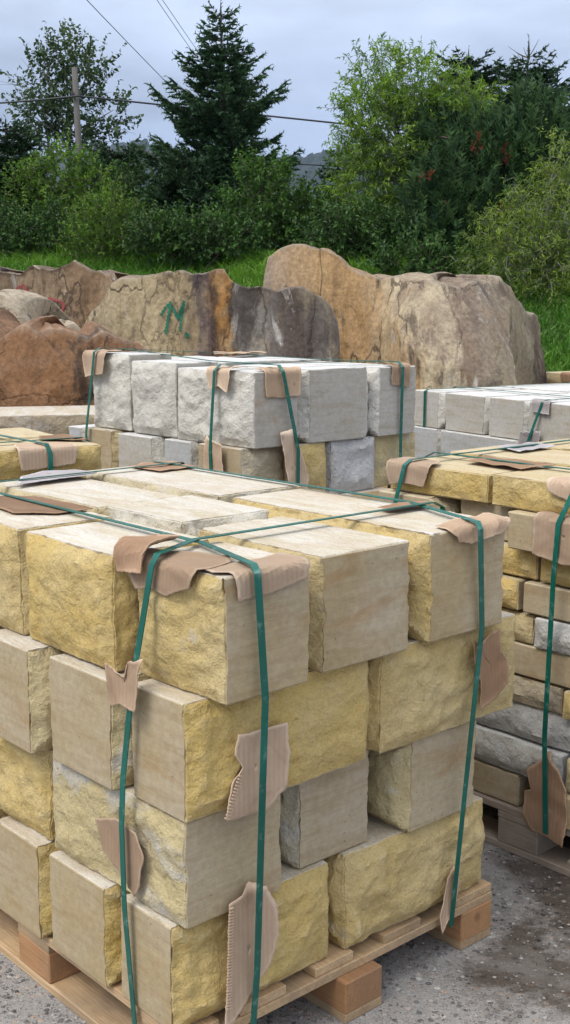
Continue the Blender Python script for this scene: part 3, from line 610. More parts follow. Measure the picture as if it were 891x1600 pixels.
card(S1, 'T', ze - .002, 0, [(.335, 1.20), (.42, 1.215), (.60, 1.225), (.645, 1.27), (.62, 1.36), (.53, 1.39), (.42, 1.33)], 'grey-purple cardboard sheet under the back strap', GC, CARD_GREY, curl=0.0018, crumple=0.0012, lift=.009)
card(S1, 'T', ze, 0, [(.10, .80), (.18, .72), (.28, .72), (.285, .80), (.27, 1.0), (.18, 1.08), (.12, .98)], 'dark brown cardboard under the long strap at the left photo edge', GC, CARD_DARK, curl=0.0015, crumple=0.0012, lift=.004)
card(S1, 'T', ze + .003, 0, [(.80, 1.16), (.95, 1.17), (.965, 1.27), (.955, 1.34), (.86, 1.35), (.79, 1.30)], 'dark curled cardboard at the back corner of the nearest stack top', GC, CARD_DARK, curl=0.0054, crumple=0.0024, lift=.003)
card(S1, 'T', ze + .003, 0, [(.80, .20), (.87, .19), (.968, .20), (.97, .235), (.90, .25), (.81, .245)], 'narrow dark cardboard under the strap crossing at the right', GC, CARD_DARK, curl=0.003, crumple=0.0015, lift=.004)

# ---- stack 2: tall white stack behind
WU, WV = 1.661, 1.759
S2 = Stack(*(S1.w(WU, WV)[:2]), YAW)
W1, W2, W3 = (.60, .575, .52, .2), (.57, .55, .50, .35), (.61, .59, .55, .2)
GB = 'blocks of the tall pale stack'
pallet(S2, 0, 0, 1.0, 1.2, 'wooden pallet hidden under the tall pale stack', (WOOD_OLD, WOOD_OLD, WOOD_OLD))
def A2(*a, **k): return block(S2, *a, **k)
HID2 = 'sandstone block in the hidden lower layers of the tall pale stack'
for z0, z1 in ((.146, .38), (.382, .610)):
    for u0, u1 in ((0, .49), (.5, .99)):
        for v0, v1 in ((0, .38), (.39, .78), (.79, 1.18)): A2(u0, u1, v0, v1, z0, z1, 'FLBR', 'y', Y3, HID2, GB, res=.035)
za2, zb2, zc2, zt2 = .612, .838, 1.066, 1.368
for u0, u1, v0, v1 in ((0, .34, .1, .6), (0, .49, .61, 1.18), (.5, .99, .61, 1.18)): A2(u0, u1, v0, v1, za2, zb2, 'FLB', 'y', Y3, HID2, GB, res=.035)
A2(.355, .80, -.045, .50, za2, zb2 + .0, 'FLR', 'y', (.47, .34, .17, .1), 'tan slab peeping out behind the nearest stack, below the tall pale stack', GB, res=.016)
A2(-.010, .21, .02, .34, zb2, zc2, 'FB', 'y', (.46, .41, .31, .5), 'beige sawn block under the near corner of the tall pale stack', GB, res=.014)
A2(.215, .42, -.012, .34, zb2, zc2, 'FB', 'y', Y1, 'yellow split block in the second row of the tall pale stack, front', GB, res=.014)
A2(.43, .72, .0, .40, zb2, zc2, 'FLB', 'g', (.46, .46, .47, .9), 'grey split block in the second row of the tall pale stack, beside yellow one', GB, res=.014)
A2(.73, 1.02, .02, .40, zb2, zc2, 'FRB', 'y', Y3, 'yellowish block at the right end of the second row, tall pale stack', GB, res=.014)
A2(-.012, .3, .350, .575, zb2, zc2, 'FB', 'g', W2, 'grey-white sawn block, second row, left side of tall pale stack', GB, res=.014)
A2(-.030, .3, .590, .905, zb2, zc2, 'FB', 'w', W1, 'pale sawn block with split end, second row of the tall pale stack', GB, res=.014, rec=.03)
A2(-.020, .3, .915, 1.165, zb2, zc2 + .004, 'FB', 'y', (.47, .38, .22, .3), 'beige block with yellow split end, second row of the tall pale stack', GB, res=.014, rec=.03)
A2(-.020, .3, 1.18, 1.33, zb2, zc2, 'FB', 'g', W2, 'blue-grey smooth block at the far left end of the second row, tall stack', GB, res=.014)
for u0, u1, v0, v1 in ((.31, .64, .42, .8), (.65, 1.0, .42, .8), (.31, .64, .81, 1.2), (.65, 1.0, .81, 1.2)): A2(u0, u1, v0, v1, zb2, zc2, 'FLBR', 'y', Y3, HID2, GB, res=.035)
A2(.0, .268, -.005, .495, zc2, zt2, 'LR', 'w', W1, 'white block with rough left side at the near corner of the tall stack', GB, res=.0115, amp=1.15, rec=.018)
A2(.0, .268, .505, .845, zc2 + .003, zt2 + .018, 'LRB', 'w', W2, 'white rough block, second along the left side of the tall stack', GB, res=.0115, amp=1.15, rec=.018)
A2(.005, .268, .850, 1.17, zc2 + .006, zt2 + .044, 'LRB', 'w', W1, 'white rough block at the far left end of the tall stack, under folded cardboard', GB, res=.0115, amp=1.15, rec=.018)
A2(.275, .685, .0, .50, zc2, zt2, 'LRF' if False else 'LR', 'w', W2, 'pale block with chipped left edge in the middle of the tall stack front', GB, res=.012, rec=.05, amp=1.3)
A2(.70, .982, .0, .60, zc2, zt2 - .004, 'LR', 'w', W3, 'smooth pale block at the right end of the tall stack top', GB, res=.012, rec=.03)
A2(.28, .66, .512, 1.17, zc2, zt2 + .014, 'LR', 'w', W3, 'flat white block in the middle of the tall stack top', GB, res=.02)
A2(.67, .98, .612, 1.17, zc2, zt2 + .006, 'LR', 'w', W3, 'flat white block at the back right of the tall stack top', GB, res=.02)
GS2 = 'green straps round the tall pale stack'
strap(S2, [(-.020, .19, .12), (-.042, .20, 1.05), (-.028, .185, 1.366), (.004, .185, 1.392), (.9, .19, 1.376), (.99, .19, 1.36), (1.0, .19, .12)], 'v', 'green strap down the rough left side near the corner of the tall pale stack', GS2)
strap(S2, [(-.020, 1.13, .12), (-.042, 1.12, 1.05), (-.026, 1.06, 1.418), (.006, 1.06, 1.436), (.28, 1.06, 1.42), (.9, 1.06, 1.385), (.995, 1.06, 1.37), (1.0, 1.06, .12)], 'v', 'green strap down the far left end of the tall pale stack', GS2)
strap(S2, [(.235, -.020, .12), (.225, -.034, 1.05), (.150, -.026, 1.366), (.155, .006, 1.390), (.2, .5, 1.39), (.2, 1.15, 1.424), (.2, 1.19, 1.41), (.2, 1.19, .12)], 'u', 'green strap down the front of the tall pale stack over long cardboard', GS2)
strap(S2, [(.855, -.012, .12), (.850, -.012, 1.05), (.845, -.022, 1.362), (.845, .006, 1.384), (.84, .5, 1.378), (.83, 1.15, 1.386), (.83, 1.19, 1.37), (.83, 1.19, .12)], 'u', 'green strap on the smooth right end of the tall pale stack', GS2)
GC2 = 'cardboard on the tall pale stack'
card(S2, 'L', zt2 + .044, -.006, [(1.01, .09), (1.10, .10), (1.155, .11), (1.175, .02), (1.15, -.07), (1.0, -.09), (.985, .0)], 'folded cardboard at the far left corner of the tall pale stack', GC2, CARD_PINK, lift=.006)
card(S2, 'L', zt2, -.006, [(.12, .085), (.17, .06), (.235, .075), (.255, .0), (.235, -.06), (.12, -.07), (.10, .02)], 'cardboard hanging over the rough left edge of the tall pale stack', GC2, CARD_PINK, lift=.006, curl=0.006)
card(S2, 'F', zt2, -.004, [(.075, .10), (.15, .105), (.255, .10), (.26, .0), (.245, -.09), (.08, -.07), (.065, .0)], 'square cardboard over the front edge of the tall pale stack, left of centre', GC2, CARD, lift=.005)
card(S2, 'F', zt2 - .004, -.004, [(.79, .075), (.90, .09), (.905, .0), (.89, -.06), (.79, -.05)], 'small square cardboard on the right top edge of the tall pale stack', GC2, CARD, lift=.004)
card(S2, 'F', 1.13, -.016, [(.135, .005), (.22, -.0), (.25, .10), (.29, .20), (.27, .26), (.19, .27), (.17, .17)], 'long cardboard strip low on the front of the tall pale stack', GC2, CARD_PINK, lift=.006)
card(S2, 'L', 1.10, -.028, [(.13, .02), (.235, .0), (.25, .12), (.24, .22), (.14, .23), (.125, .12)], 'cardboard strip low on the left side of the tall pale stack', GC2, CARD_PINK, lift=.006)
card(S2, 'T', zt2 + .02, 0, [(.60, .98), (.76, .95), (.95, 1.0), (.97, 1.12), (.72, 1.14)], 'thin curled cardboard at the back of the tall pale stack top', GC2, CARD, lift=.003, curl=0.006)

# ---- stack 3: thin mixed stones on the right
S3 = Stack(*(S1.w(1.4225, -.30)[:2]), YAW)            # v here = v of stack 1 + .30
P3V = 1.12
pallet(S3, -.005, -.06, 1.0, 1.2, 'dark weathered pallet under the mixed stone stack at the right', (WOOD_OLD, WOOD_OLD, WOOD_OLD))
GD = 'stones of the mixed stack at the right'
def A3(u0, v0, v1, z0, z1, rough, fam, col, label, w=.3, **k): return block(S3, u0, u0 + w, v0, v1, z0, z1, rough, 't' if fam == 'y' else fam, col, label, GD, res=k.pop('res', .013), **k)
HID3 = 'stone on the hidden far part of the mixed stack at the right'
T1_, G1_, G2_, O1_ = (.44, .34, .17, .2), (.39, .385, .375, .35), (.40, .385, .35, .3), (.46, .29, .13, .1)
rows = [  # z0, z1, [(v0, v1, rough, family, colour, label)]
 (.146, .247, [(.545, .80, '', 'y', T1_, 'small dark tan sawn stone on the dark pallet, by folded cardboard'), (.0, .452, 'R', 'y', O1_, 'orange-tan stone on the dark pallet at the right photo edge')]),
 (.249, .356, [(.392, .90, 'L', 'g', G2_, 'long light grey stone just above the dark pallet stones'), (.0, .385, 'L', 'y', Y3, 'pale yellow stone end at the right photo edge, low in the mixed stack')]),
 (.358, .461, [(.05, .90, 'L', 'g', G1_, 'blue-grey split stone with light top, low in the mixed stack')]),
 (.463, .549, [(.412, .86, 'L', 'y', (.36, .31, .24, .3), 'brown-grey rough stone in the mixed stack, above the blue-grey one'), (.0, .405, 'L', 'y', Y1, 'yellow split stone at the right photo edge, above the blue-grey one')]),
 (.551, .647, [(.05, .86, '', 'y', (.33, .29, .22, .3), 'wide smooth grey-brown stone in the middle of the mixed stack')]),
 (.649, .742, [(.518, .88, 'L', 'y', T1_, 'short grey-tan stone end in the mixed stack, beside grey split stone'), (.05, .512, 'L', 'g', G1_, 'grey split stone in the middle rows of the mixed stack')]),
 (.744, .839, [(.565, .88, 'L', 'y', Y1, 'narrow yellow stone end in the mixed stack, beside smooth brown stone'), (.05, .558, '', 'y', (.38, .32, .22, .3), 'smooth brown-grey stone with yellow stone above, mixed stack')]),
 (.841, .930, [(.516, .88, 'L', 'y', Y1, 'square yellow rough stone under the sawn corner block, mixed stack'), (.05, .510, 'L', 'y', Y4, 'mustard rough stone beneath the wrapped cardboard, mixed stack')]),
]
for z0, z1, lst in rows:
    for v0, v1, r_, fam, col, lab in lst:
        jr = random.Random(int(z0 * 1000 + v0 * 77)); A3((.012 if r_ == '' else -.004) + jr.uniform(-.014, .014), v0 + .004, v1 - .002, z0, z1 - jr.uniform(0, .007), r_, fam, col, lab, w=.33, rec=.016 if r_ else .010, turn=jr.uniform(-.02, .02))
    A3(.36, .0, .55, z0, z1, 'R', 'y', T1_, HID3, w=.62, res=.04); A3(.36, .56, 1.10, z0, z1, 'R', 'y', T1_, HID3, w=.62, res=.04)
    A3(.01, .915, 1.12, z0, z1, 'L', 'y', T1_, HID3, w=.34, res=.04)
A3(-.030, .30, .612, .932, 1.040, 'B', 'y', Y3, 'smooth beige stone beside the wrapped cardboard, second row of the mixed stack', w=.33, rec=.02)
A3(.05, .620, .860, .932, 1.040, 'BF', 'y', Y3, 'beige stone with chipped end under the yellow slabs, mixed stack', w=.30, rec=.03)
A3(-.02, .868, 1.115, .932, 1.040, 'F', 'y', (.46, .39, .26, .2), 'tan stone at the far left end of the second row, mixed stack', w=.33, rec=.03)
A3(.36, .0, 1.10, .932, 1.040, 'R', 'y', T1_, HID3, w=.62, res=.04)
A3(.0, .685, 1.095, 1.042, 1.130, 'LF', 'y', Y1, 'yellow split slab at the far end of the mixed stack top, under cardboard', w=.32, name='stone_slab', rec=.010)
A3(-.006, .30, .680, 1.042, 1.134, 'LF', 'y', Y1, 'yellow split slab in the middle of the mixed stack top edge', w=.32, name='stone_slab', rec=.010)
A3(.0, -.06, .29, 1.042, 1.134, 'L', 'y', Y1, 'yellow slab at the right photo edge of the mixed stack top, under cardboard', w=.32, name='stone_slab', rec=.010)
A3(.33, .60, 1.13, 1.042, 1.136, 'LR', 'y', Y2, 'flat yellow slab at the far side of the mixed stack top', w=.33, name='stone_slab', rec=.010)
A3(.33, -.05, .59, 1.042, 1.139, 'LR', 'y', Y2, 'flat yellow slab behind the edge slabs of the mixed stack top', w=.33, name='stone_slab', rec=.010)
A3(.67, -.05, 1.10, 1.042, 1.137, 'LR', 'y', Y2, 'long pale slab at the back right of the mixed stack top', w=.31, name='stone_slab', rec=.010)
GS3 = 'green straps round the mixed stack'
strap(S3, [(-.02, 1.00, .12), (-.045, 1.02, 1.0), (-.018, 1.005, 1.130), (.008, 1.0, 1.147), (.33, 1.0, 1.146), (.96, 1.0, 1.146), (1.0, 1.0, 1.12), (1.0, 1.0, .12)], 'v', 'green strap over the far end of the mixed stack top', GS3)
strap(S3, [(-.025, .424, .115), (-.034, .433, .41), (-.047, .415, .87), (-.048, .405, 1.03), (-.020, .37, 1.138), (.012, .36, 1.152), (.9, .36, 1.150), (1.0, .36, 1.12), (1.0, .36, .12)], 'v', 'green strap down the side of the mixed stack at the right photo edge', GS3)
strap(S3, [(.20, -.09, 1.05), (.20, -.07, 1.146), (.21, .5, 1.142), (.22, 1.09, 1.144), (.22, 1.14, 1.12), (.22, 1.16, .12)], 'u', 'green strap running lengthwise along the mixed stack top', GS3)
GC3 = 'cardboard on the mixed stack'
card(S3, 'L', 1.130, -.004, [(.93, .06), (1.0, .055), (1.075, .065), (1.09, .0), (1.07, -.08), (.95, -.09), (.90, -.02)], 'folded pink cardboard over the far left corner of the mixed stack', GC3, CARD_PINK, lift=.006, curl=0.006, crumple=0.003)
card(S3, 'L', 1.134, -.010, [(.295, .055), (.36, .05), (.465, .02), (.48, -.02), (.415, -.14), (.275, -.16), (.235, -.02)], 'pale cardboard over the mixed stack top at the right photo edge', GC3, CARD_PINK, lift=.006, curl=0.0036)
card(S3, 'L', 1.040, -.034, [(.30, .115), (.39, .12), (.49, .105), (.495, .0), (.485, -.03), (.31, -.03), (.28, .03)], 'pinkish cardboard wrapped on the mixed stack below its top slab', GC3, CARD_PINK, lift=.005)
card(S3, 'L', .34, -.008, [(.435, -.01), (.50, .05), (.485, .11), (.505, .12), (.51, .19), (.48, .235), (.42, .235), (.37, .25), (.355, .17), (.365, .07), (.39, .02)], 'large folded brown cardboard low on the mixed stack above its pallet', GC3, CARD_DARK, lift=.008, crumple=0.0042, curl=0.0042)
card(S3, 'T', 1.136, 0, [(.12, .66), (.26, .64), (.28, .78), (.25, .92), (.15, .90)], 'flat dark cardboard under the lengthwise strap on the mixed stack', GC3, CARD_DARK, lift=.003, curl=0.0024)
card(S3, 'T', 1.139, 0, [(.45, .92), (.66, .93), (.68, 1.05), (.5, 1.07)], 'curled cardboard under the cross strap, far side of mixed stack', GC3, CARD_GREY, lift=.002, curl=0.0042)
SEED[0] += 1
o = link('stone_chip', block_mesh(.032, .024, .012, 'LRFBT', FAM['y'], SEED[0], .008, .3, .003), None, 'small pale stone chip lying on the dark pallet bottom board', 'stone chip'); frame(o, S3.w(.045, .38, .0225), 1.0); o.color = (.6, .58, .52, .2)

# ---- stack 4: white blocks at the right, behind
c4 = atz(692, 613, 1.152); a4 = math.radians(30)
S4 = Stack(c4[0], c4[1], a4)
GE = 'blocks of the white stack at the right'
pallet(S4, .0, -1.05, 1.2, 1.32, 'wooden pallet hidden under the white stack at the right', (WOOD_OLD, WOOD_OLD, WOOD_OLD))
HID4 = 'pale block in the hidden lower layers of the white stack at the right'
for z0, z1 in ((.146, .345), (.347, .545), (.547, .745)):
    for v0, v1 in ((-1.05, -.60), (-.59, -.14), (-.13, .27)): block(S4, 0, .58, v0, v1, z0, z1, 'FB', 'w', W3, HID4, GE, res=.035); block(S4, .6, 1.2, v0, v1, z0, z1, 'FB', 'w', W3, HID4, GE, res=.035)
block(S4, -.02, .58, .0, .30, .747, .945, 'FB', 'g', W3, 'light grey block under the left end of the white stack at the right', GE, res=.018)
block(S4, -.03, .58, -.66, -.01, .747, .945, 'FB', 'g', W3, 'flat grey block in the second row of the white stack at the right', GE, res=.018)
block(S4, -.02, .58, -1.07, -.67, .747, .945, 'FB', 'w', W3, 'second row block under the strapped end of the white stack at the right', GE, res=.018)
block(S4, .6, 1.2, -1.05, .30, .747, .945, 'FB', 'w', W3, HID4, GE, res=.03)
for v0, v1, lab, r_ in ((.012, .27, 'white block half hidden behind the tall stack, top row at the right', 'F'), (-.388, .002, 'white block with chipped edge, second of the top row at the right', 'FB'), (-.700, -.402, 'smooth square white block, third of the top row at the right', 'F'), (-1.06, -.712, 'white block with strap and small cardboard, top row at the right', 'F')):
    block(S4, 0, .60, v0, v1, .947, 1.152, r_, 'w', W3, lab, GE, res=.016, rec=.03)
block(S4, .61, 1.2, -.30, .27, .947, 1.156, 'FB', 'w', W3, 'flat white block at the back of the white stack at the right', GE, res=.025)
block(S4, .61, 1.2, -1.06, -.31, .947, 1.15, 'FB', 'w', W3, 'flat white block at the back right photo edge, white stack', GE, res=.025)
GS4 = 'green straps round the white stack at the right'
strap(S4, [(-.01, -.74, .12), (-.04, -.75, .94), (-.012, -.82, 1.150), (.012, -.82, 1.164), (1.18, -.82, 1.164), (1.22, -.82, 1.14), (1.22, -.8, .12)], 'v', 'green strap down the front of the white stack at the right', GS4)
strap(S4, [(.30, -1.16, 1.0), (.30, -1.08, 1.161), (.30, .27, 1.160), (.30, .31, 1.14), (.30, .32, .12)], 'u', 'green strap lengthwise over the white stack at the right', GS4)
strap(S4, [(-.012, .16, .12), (-.012, .15, 1.150), (.012, .15, 1.160), (1.2, .1, 1.163), (1.22, .1, 1.14), (1.22, .1, .12)], 'v', 'green strap across the left end of the white stack at the right', GS4)
GC4 = 'cardboard on the white stack at the right'
card(S4, 'L', 1.152, -.004, [(-.88, .055), (-.75, .05), (-.74, .0), (-.76, -.05), (-.87, -.05)], 'small square cardboard at the top of the white stack strap', GC4, CARD_GREY, lift=.005)
card(S4, 'L', 1.0, -.012, [(-.83, .0), (-.68, .005), (-.67, .075), (-.82, .075)], 'small square cardboard low on the white stack strap', GC4, CARD_GREY, lift=.012)

# ---- stack 5: yellow slabs at the left, behind the nearest stack
c5 = atz(168, 694, 1.150); a5 = math.radians(33)
S5 = Stack(c5[0], c5[1], a5)
GF = 'slabs of the low yellow stack at the left'
pallet(S5, -1.0, .02, 1.0, 1.2, 'wooden pallet hidden under the yellow slab stack at the left', (WOOD_OLD, WOOD_OLD, WOOD_OLD))
HID5 = 'yellow stone in the hidden lower layers of the left slab stack'
for z0, z1 in ((.146, .34), (.342, .54), (.542, .74), (.742, .94)):
    for u0, u1 in ((-1.0, -.51), (-.5, 0)):
        for v0, v1 in ((.02, .6), (.61, 1.2)): block(S5, u0, u1, v0, v1, z0, z1, 'FLBR', 't', Y2, HID5, GF, res=.04)
for u0, u1, lab in ((-1.02, -.53, 'lower yellow slab at the left photo edge, left stack'), (-.52, -.005, 'lower yellow slab under the strapped slab of the left stack')):
    block(S5, u0, u1, .0, .6, .942, 1.048, 'FRL', 't', Y1, lab, GF, res=.016, rec=.012)
block(S5, -1.0, .0, .61, 1.2, .942, 1.048, 'FRL', 't', Y1, HID5, GF, res=.04)
block(S5, -.50, .0, .0, .33, 1.050, 1.150, 'FR', 't', Y1, 'yellow split slab with a cardboard strip, front right of the left stack', GF, res=.012, rec=.014, name='stone_slab')
block(S5, -1.02, -.51, -.01, .33, 1.050, 1.146, 'FR', 't', Y1, 'yellow split slab cut by the left photo edge, left stack', GF, res=.014, rec=.014, name='stone_slab')
block(S5, -.40, -.02, .345, .72, 1.050, 1.152, 'FR', 't', Y2, 'pale yellow top slab behind the strapped slab, left stack', GF, res=.016, rec=.012, name='stone_slab')
block(S5, -1.0, -.41, .345, .72, 1.050, 1.150, 'FR', 't', Y2, 'flat top slab at the left photo edge behind the front slab', GF, res=.016, rec=.012, name='stone_slab')
block(S5, -1.0, -.25, .735, 1.2, 1.050, 1.155, 'FR', 't', Y3, 'pale slab at the back of the left stack top', GF, res=.016, rec=.012, name='stone_slab')
GS5 = 'green straps round the left slab stack'
strap(S5, [(-.215, -.02, .12), (-.215, -.016, 1.135), (-.22, .004, 1.164), (-.27, .6, 1.162), (-.27, 1.18, 1.166), (-.27, 1.23, 1.14), (-.27, 1.22, .12)], 'u', 'green strap over a cardboard strip on the left slab stack', GS5)
strap(S5, [(-1.04, .17, .9), (-1.03, .17, 1.14), (-1.0, .17, 1.158), (-.02, .17, 1.160), (.012, .17, 1.14), (.02, .17, .12)], 'v', 'green strap lengthwise across the left slab stack top', GS5)
card(S5, 'F', 1.150, -.004, [(-.315, .07), (-.24, .065), (-.125, .055), (-.115, .0), (-.13, -.08), (-.30, -.09), (-.33, -.02)], 'pinkish cardboard folded over the front edge of the left slab stack', 'cardboard on the left slab stack', CARD_PINK, lift=.006, crumple=0.0024)
card(S5, 'T', 1.150, 0, [(-.55, .12), (-.36, .10), (-.34, .21), (-.5, .25), (-.58, .22)], 'grey flat cardboard under the lengthwise strap of the left slab stack', 'cardboard on the left slab stack', CARD_GREY, lift=.003)
card(S5, 'T', 1.150, 0, [(-.16, .22), (-.03, .10), (-.01, .2), (-.03, .32), (-.12, .32)], 'dark curled cardboard at the right corner of the left slab stack top', 'cardboard on the left slab stack', CARD_DARK, lift=.003, curl=0.006)

# ---- stack 6: far right, tan stones beyond the white stack
c6 = atz(838, 581, 1.10)
S6 = Stack(c6[0], c6[1], math.radians(30))
pallet(S6, .0, -1.2, 1.0, 1.2, 'wooden pallet hidden under the farthest tan stack at the right', (WOOD_OLD, WOOD_OLD, WOOD_OLD))
GG = 'stones of the farthest tan stack'
for z0, z1 in ((.146, .46), (.462, .78), (.782, .978)):
    for v0, v1 in ((-1.2, -.61), (-.6, 0)): block(S6, 0, 1.0, v0, v1, z0, z1, 'FLBR', 't', O1_, 'tan stone in the hidden lower layers of the farthest stack', GG, res=.05)
block(S6, 0, .5, -.60, 0, .98, 1.10, 'LB', 't', (.47, .33, .17, .2), 'tan slab on the farthest stack, in front of the grass', GG, res=.025, name='stone_slab')
block(S6, 0, .5, -1.2, -.61, .98, 1.10, 'L', 't', O1_, 'tan slab on the farthest stack at the right photo edge', GG, res=.025, name='stone_slab')
block(S6, .51, 1.0, -1.2, 0, .98, 1.105, 'R', 't', O1_, 'pale slab at the back of the farthest stack top', GG, res=.03, name='stone_slab')
strap(S6, [(-.01, -.42, .2), (-.014, -.42, 1.095), (.012, -.42, 1.112), (1.0, -.42, 1.115), (1.02, -.42, 1.09), (1.02, -.42, .2)], 'v', 'green strap over the farthest tan stack', 'straps round the farthest stack')
card(S6, 'L', 1.10, -.006, [(-.55, .06), (-.32, .06), (-.30, .0), (-.32, -.06), (-.54, -.06)], 'brown cardboard under the strap of the farthest tan stack', 'cardboard on the farthest stack', CARD_DARK, lift=.006)

# ------------------------------------------------------------------ boulders
def boulder(name, stations, thick, label, mat, seed, disp=0.05, facet=0.35, base=-0.04, ns=190, nf=74, ntop=20, nb_=8, lean=0.08, facet_amp=0.5, endround=0.12, bench=None):
    "stations: (photo x, photo y of the crest, world Y of the crest) from left to right; a solid with a broken front face, a crest and a back"
    rng = np.random.default_rng(seed)
    C = np.array([at(*s_) for s_ in stations]); d = np.r_[0, np.cumsum(np.linalg.norm(np.diff(C[:, :2], axis=0), axis=1) + 1e-6)]
    q = np.linspace(0, d[-1], ns); T = np.stack([np.interp(q, d, C[:, k]) for k in range(3)], -1)
    T[:, 2] += 0.07 * lin2(np.c_[q * 4.5, q * 0 + seed], seed) + 0.025 * lin2(np.c_[q * 13, q * 0 + seed], seed + 1) + 0.02 * fbm(np.c_[q * 5, q * 0, q * 0 + seed], seed, 4)
    tan = np.gradient(T[:, :2], axis=0)
    ker = np.ones(15) / 15; tan = np.stack([np.convolve(np.pad(tan[:, k], 7, 'edge'), ker, 'valid') for k in (0, 1)], -1)
    tan /= np.linalg.norm(tan, axis=1)[:, None]
    nrm = np.stack([tan[:, 1], -tan[:, 0]], -1)                              # towards the viewer
    e_ = np.minimum(q, d[-1] - q) / d[-1]; th = thick * (0.25 + 0.75 * sstep(e_ / endround))
    rows = []
    for k in range(nf):
        t = k / (nf - 1); z = base + (T[:, 2] - base) * (1 - (1 - t) ** 1.0)
        p = T[:, :2] + nrm * (lean * (1 - t))[..., None] if np.ndim(t) else T[:, :2] + nrm * lean * (1 - t)
        if bench is not None:                                                    # upper part of the front slopes back: (fraction along, start height, run)
            t0 = np.interp(q / d[-1], [b_[0] for b_ in bench], [b_[1] for b_ in bench]); rn = np.interp(q / d[-1], [b_[0] for b_ in bench], [b_[2] for b_ in bench])
            p = p + nrm * (rn * (1 - np.clip((t - t0) / (1 - t0 + 1e-6), 0, 1)))[:, None]
        rows.append(np.c_[p, z])
    for k in range(1, ntop + 1):
        t = k / ntop; z = T[:, 2] + 0.10 * thick * math.sin(t * math.pi) * 0.5 - 0.25 * t * t * thick
        rows.append(np.c_[T[:, :2] - nrm * (th * t)[:, None], z])
    for k in range(1, nb_ + 1):
        t = k / nb_; zt = T[:, 2] - 0.25 * thick
        rows.append(np.c_[T[:, :2] - nrm * (th * (1 + 0.05 * t))[:, None], base + (zt - base) * (1 - t)])
    V = np.array(rows); nr = len(rows)                                       # (nr, ns, 3)
    S_ = np.broadcast_to(q[None], (nr, ns)); Rr = np.r_[np.linspace(0, 2, nf), 2 + np.linspace(0.05, thick, ntop), 2 + thick + np.linspace(.1, 2, nb_)][:, None] + 0 * S_
    Q2 = np.stack([S_.ravel(), Rr.ravel()], -1); P3 = np.c_[Q2, Q2[:, :1] * 0 + seed]
    h = facet_amp * 0.36 * crags(Q2 * [1, .55], facet * 2.7, seed, 3, 0.38, 0.3) + facet_amp * .10 * crags(Q2 * [1.3, .7], facet * .6, seed + 4, 3, .5, .4) + disp * .15 * fbm(P3 * 2.2, seed + 4, 3) + .004 * fbm(P3 * 26, seed + 6, 2)
    h = np.clip(h, -0.22, 0.22).reshape(nr, ns); ri = np.arange(nr)[:, None]; h = h * (0.4 + 0.6 * sstep(np.abs(ri - nf) / 14.0))            # calmer along the crest
    N3 = np.zeros_like(V); N3[:nf, :, :2] = nrm; N3[nf:nf + ntop, :, 2] = 1; N3[nf + ntop:, :, :2] = -nrm
    ang = np.linspace(0, 1, 5)
    N3[nf - 3:nf + 2] = nrm_mix = np.concatenate([np.c_[nrm, nrm[:, :1] * 0][None] * (1 - a) + np.array([0, 0, 1.]) * a for a in ang])
    N3 /= np.linalg.norm(N3, axis=2)[..., None] + 1e-9
    V = V + N3 * h[..., None]; V[0, :, 2] = base; V[-1, :, 2] = base
    i = np.arange(nr - 1)[:, None] * ns; j = np.arange(ns - 1)[None]
    F = np.stack([i + j, i + j + 1, i + ns + j + 1, i + ns + j], -1).reshape(-1, 4)
    V = V.reshape(-1, 3); cL = V[::ns].mean(0); cR = V[ns - 1::ns].mean(0); nV = len(V)
    cL = cL - np.array([*tan[0], 0]) * 0.06; cR = cR + np.array([*tan[-1], 0]) * 0.06
    V = np.concatenate([V, [cL, cR]]); k = np.arange(nr)
    caps = np.concatenate([np.stack([k * ns, np.roll(k, -1) * ns, k * 0 + nV], -1), np.stack([np.roll(k, -1) * ns + ns - 1, k * ns + ns - 1, k * 0 + nV + 1], -1)])
    o0 = V.mean(0); o0[2] = 0
    o = link(name, mesh_np(name, V - o0, [F, caps], [mat], smooth=True, sharp=17), None, label, 'boulder', 'raw quarry boulders behind the stacks'); o.location = o0
    return o, BVHTree.FromPolygons([Vector(p) for p in V], [list(map(int, f)) for f in F])
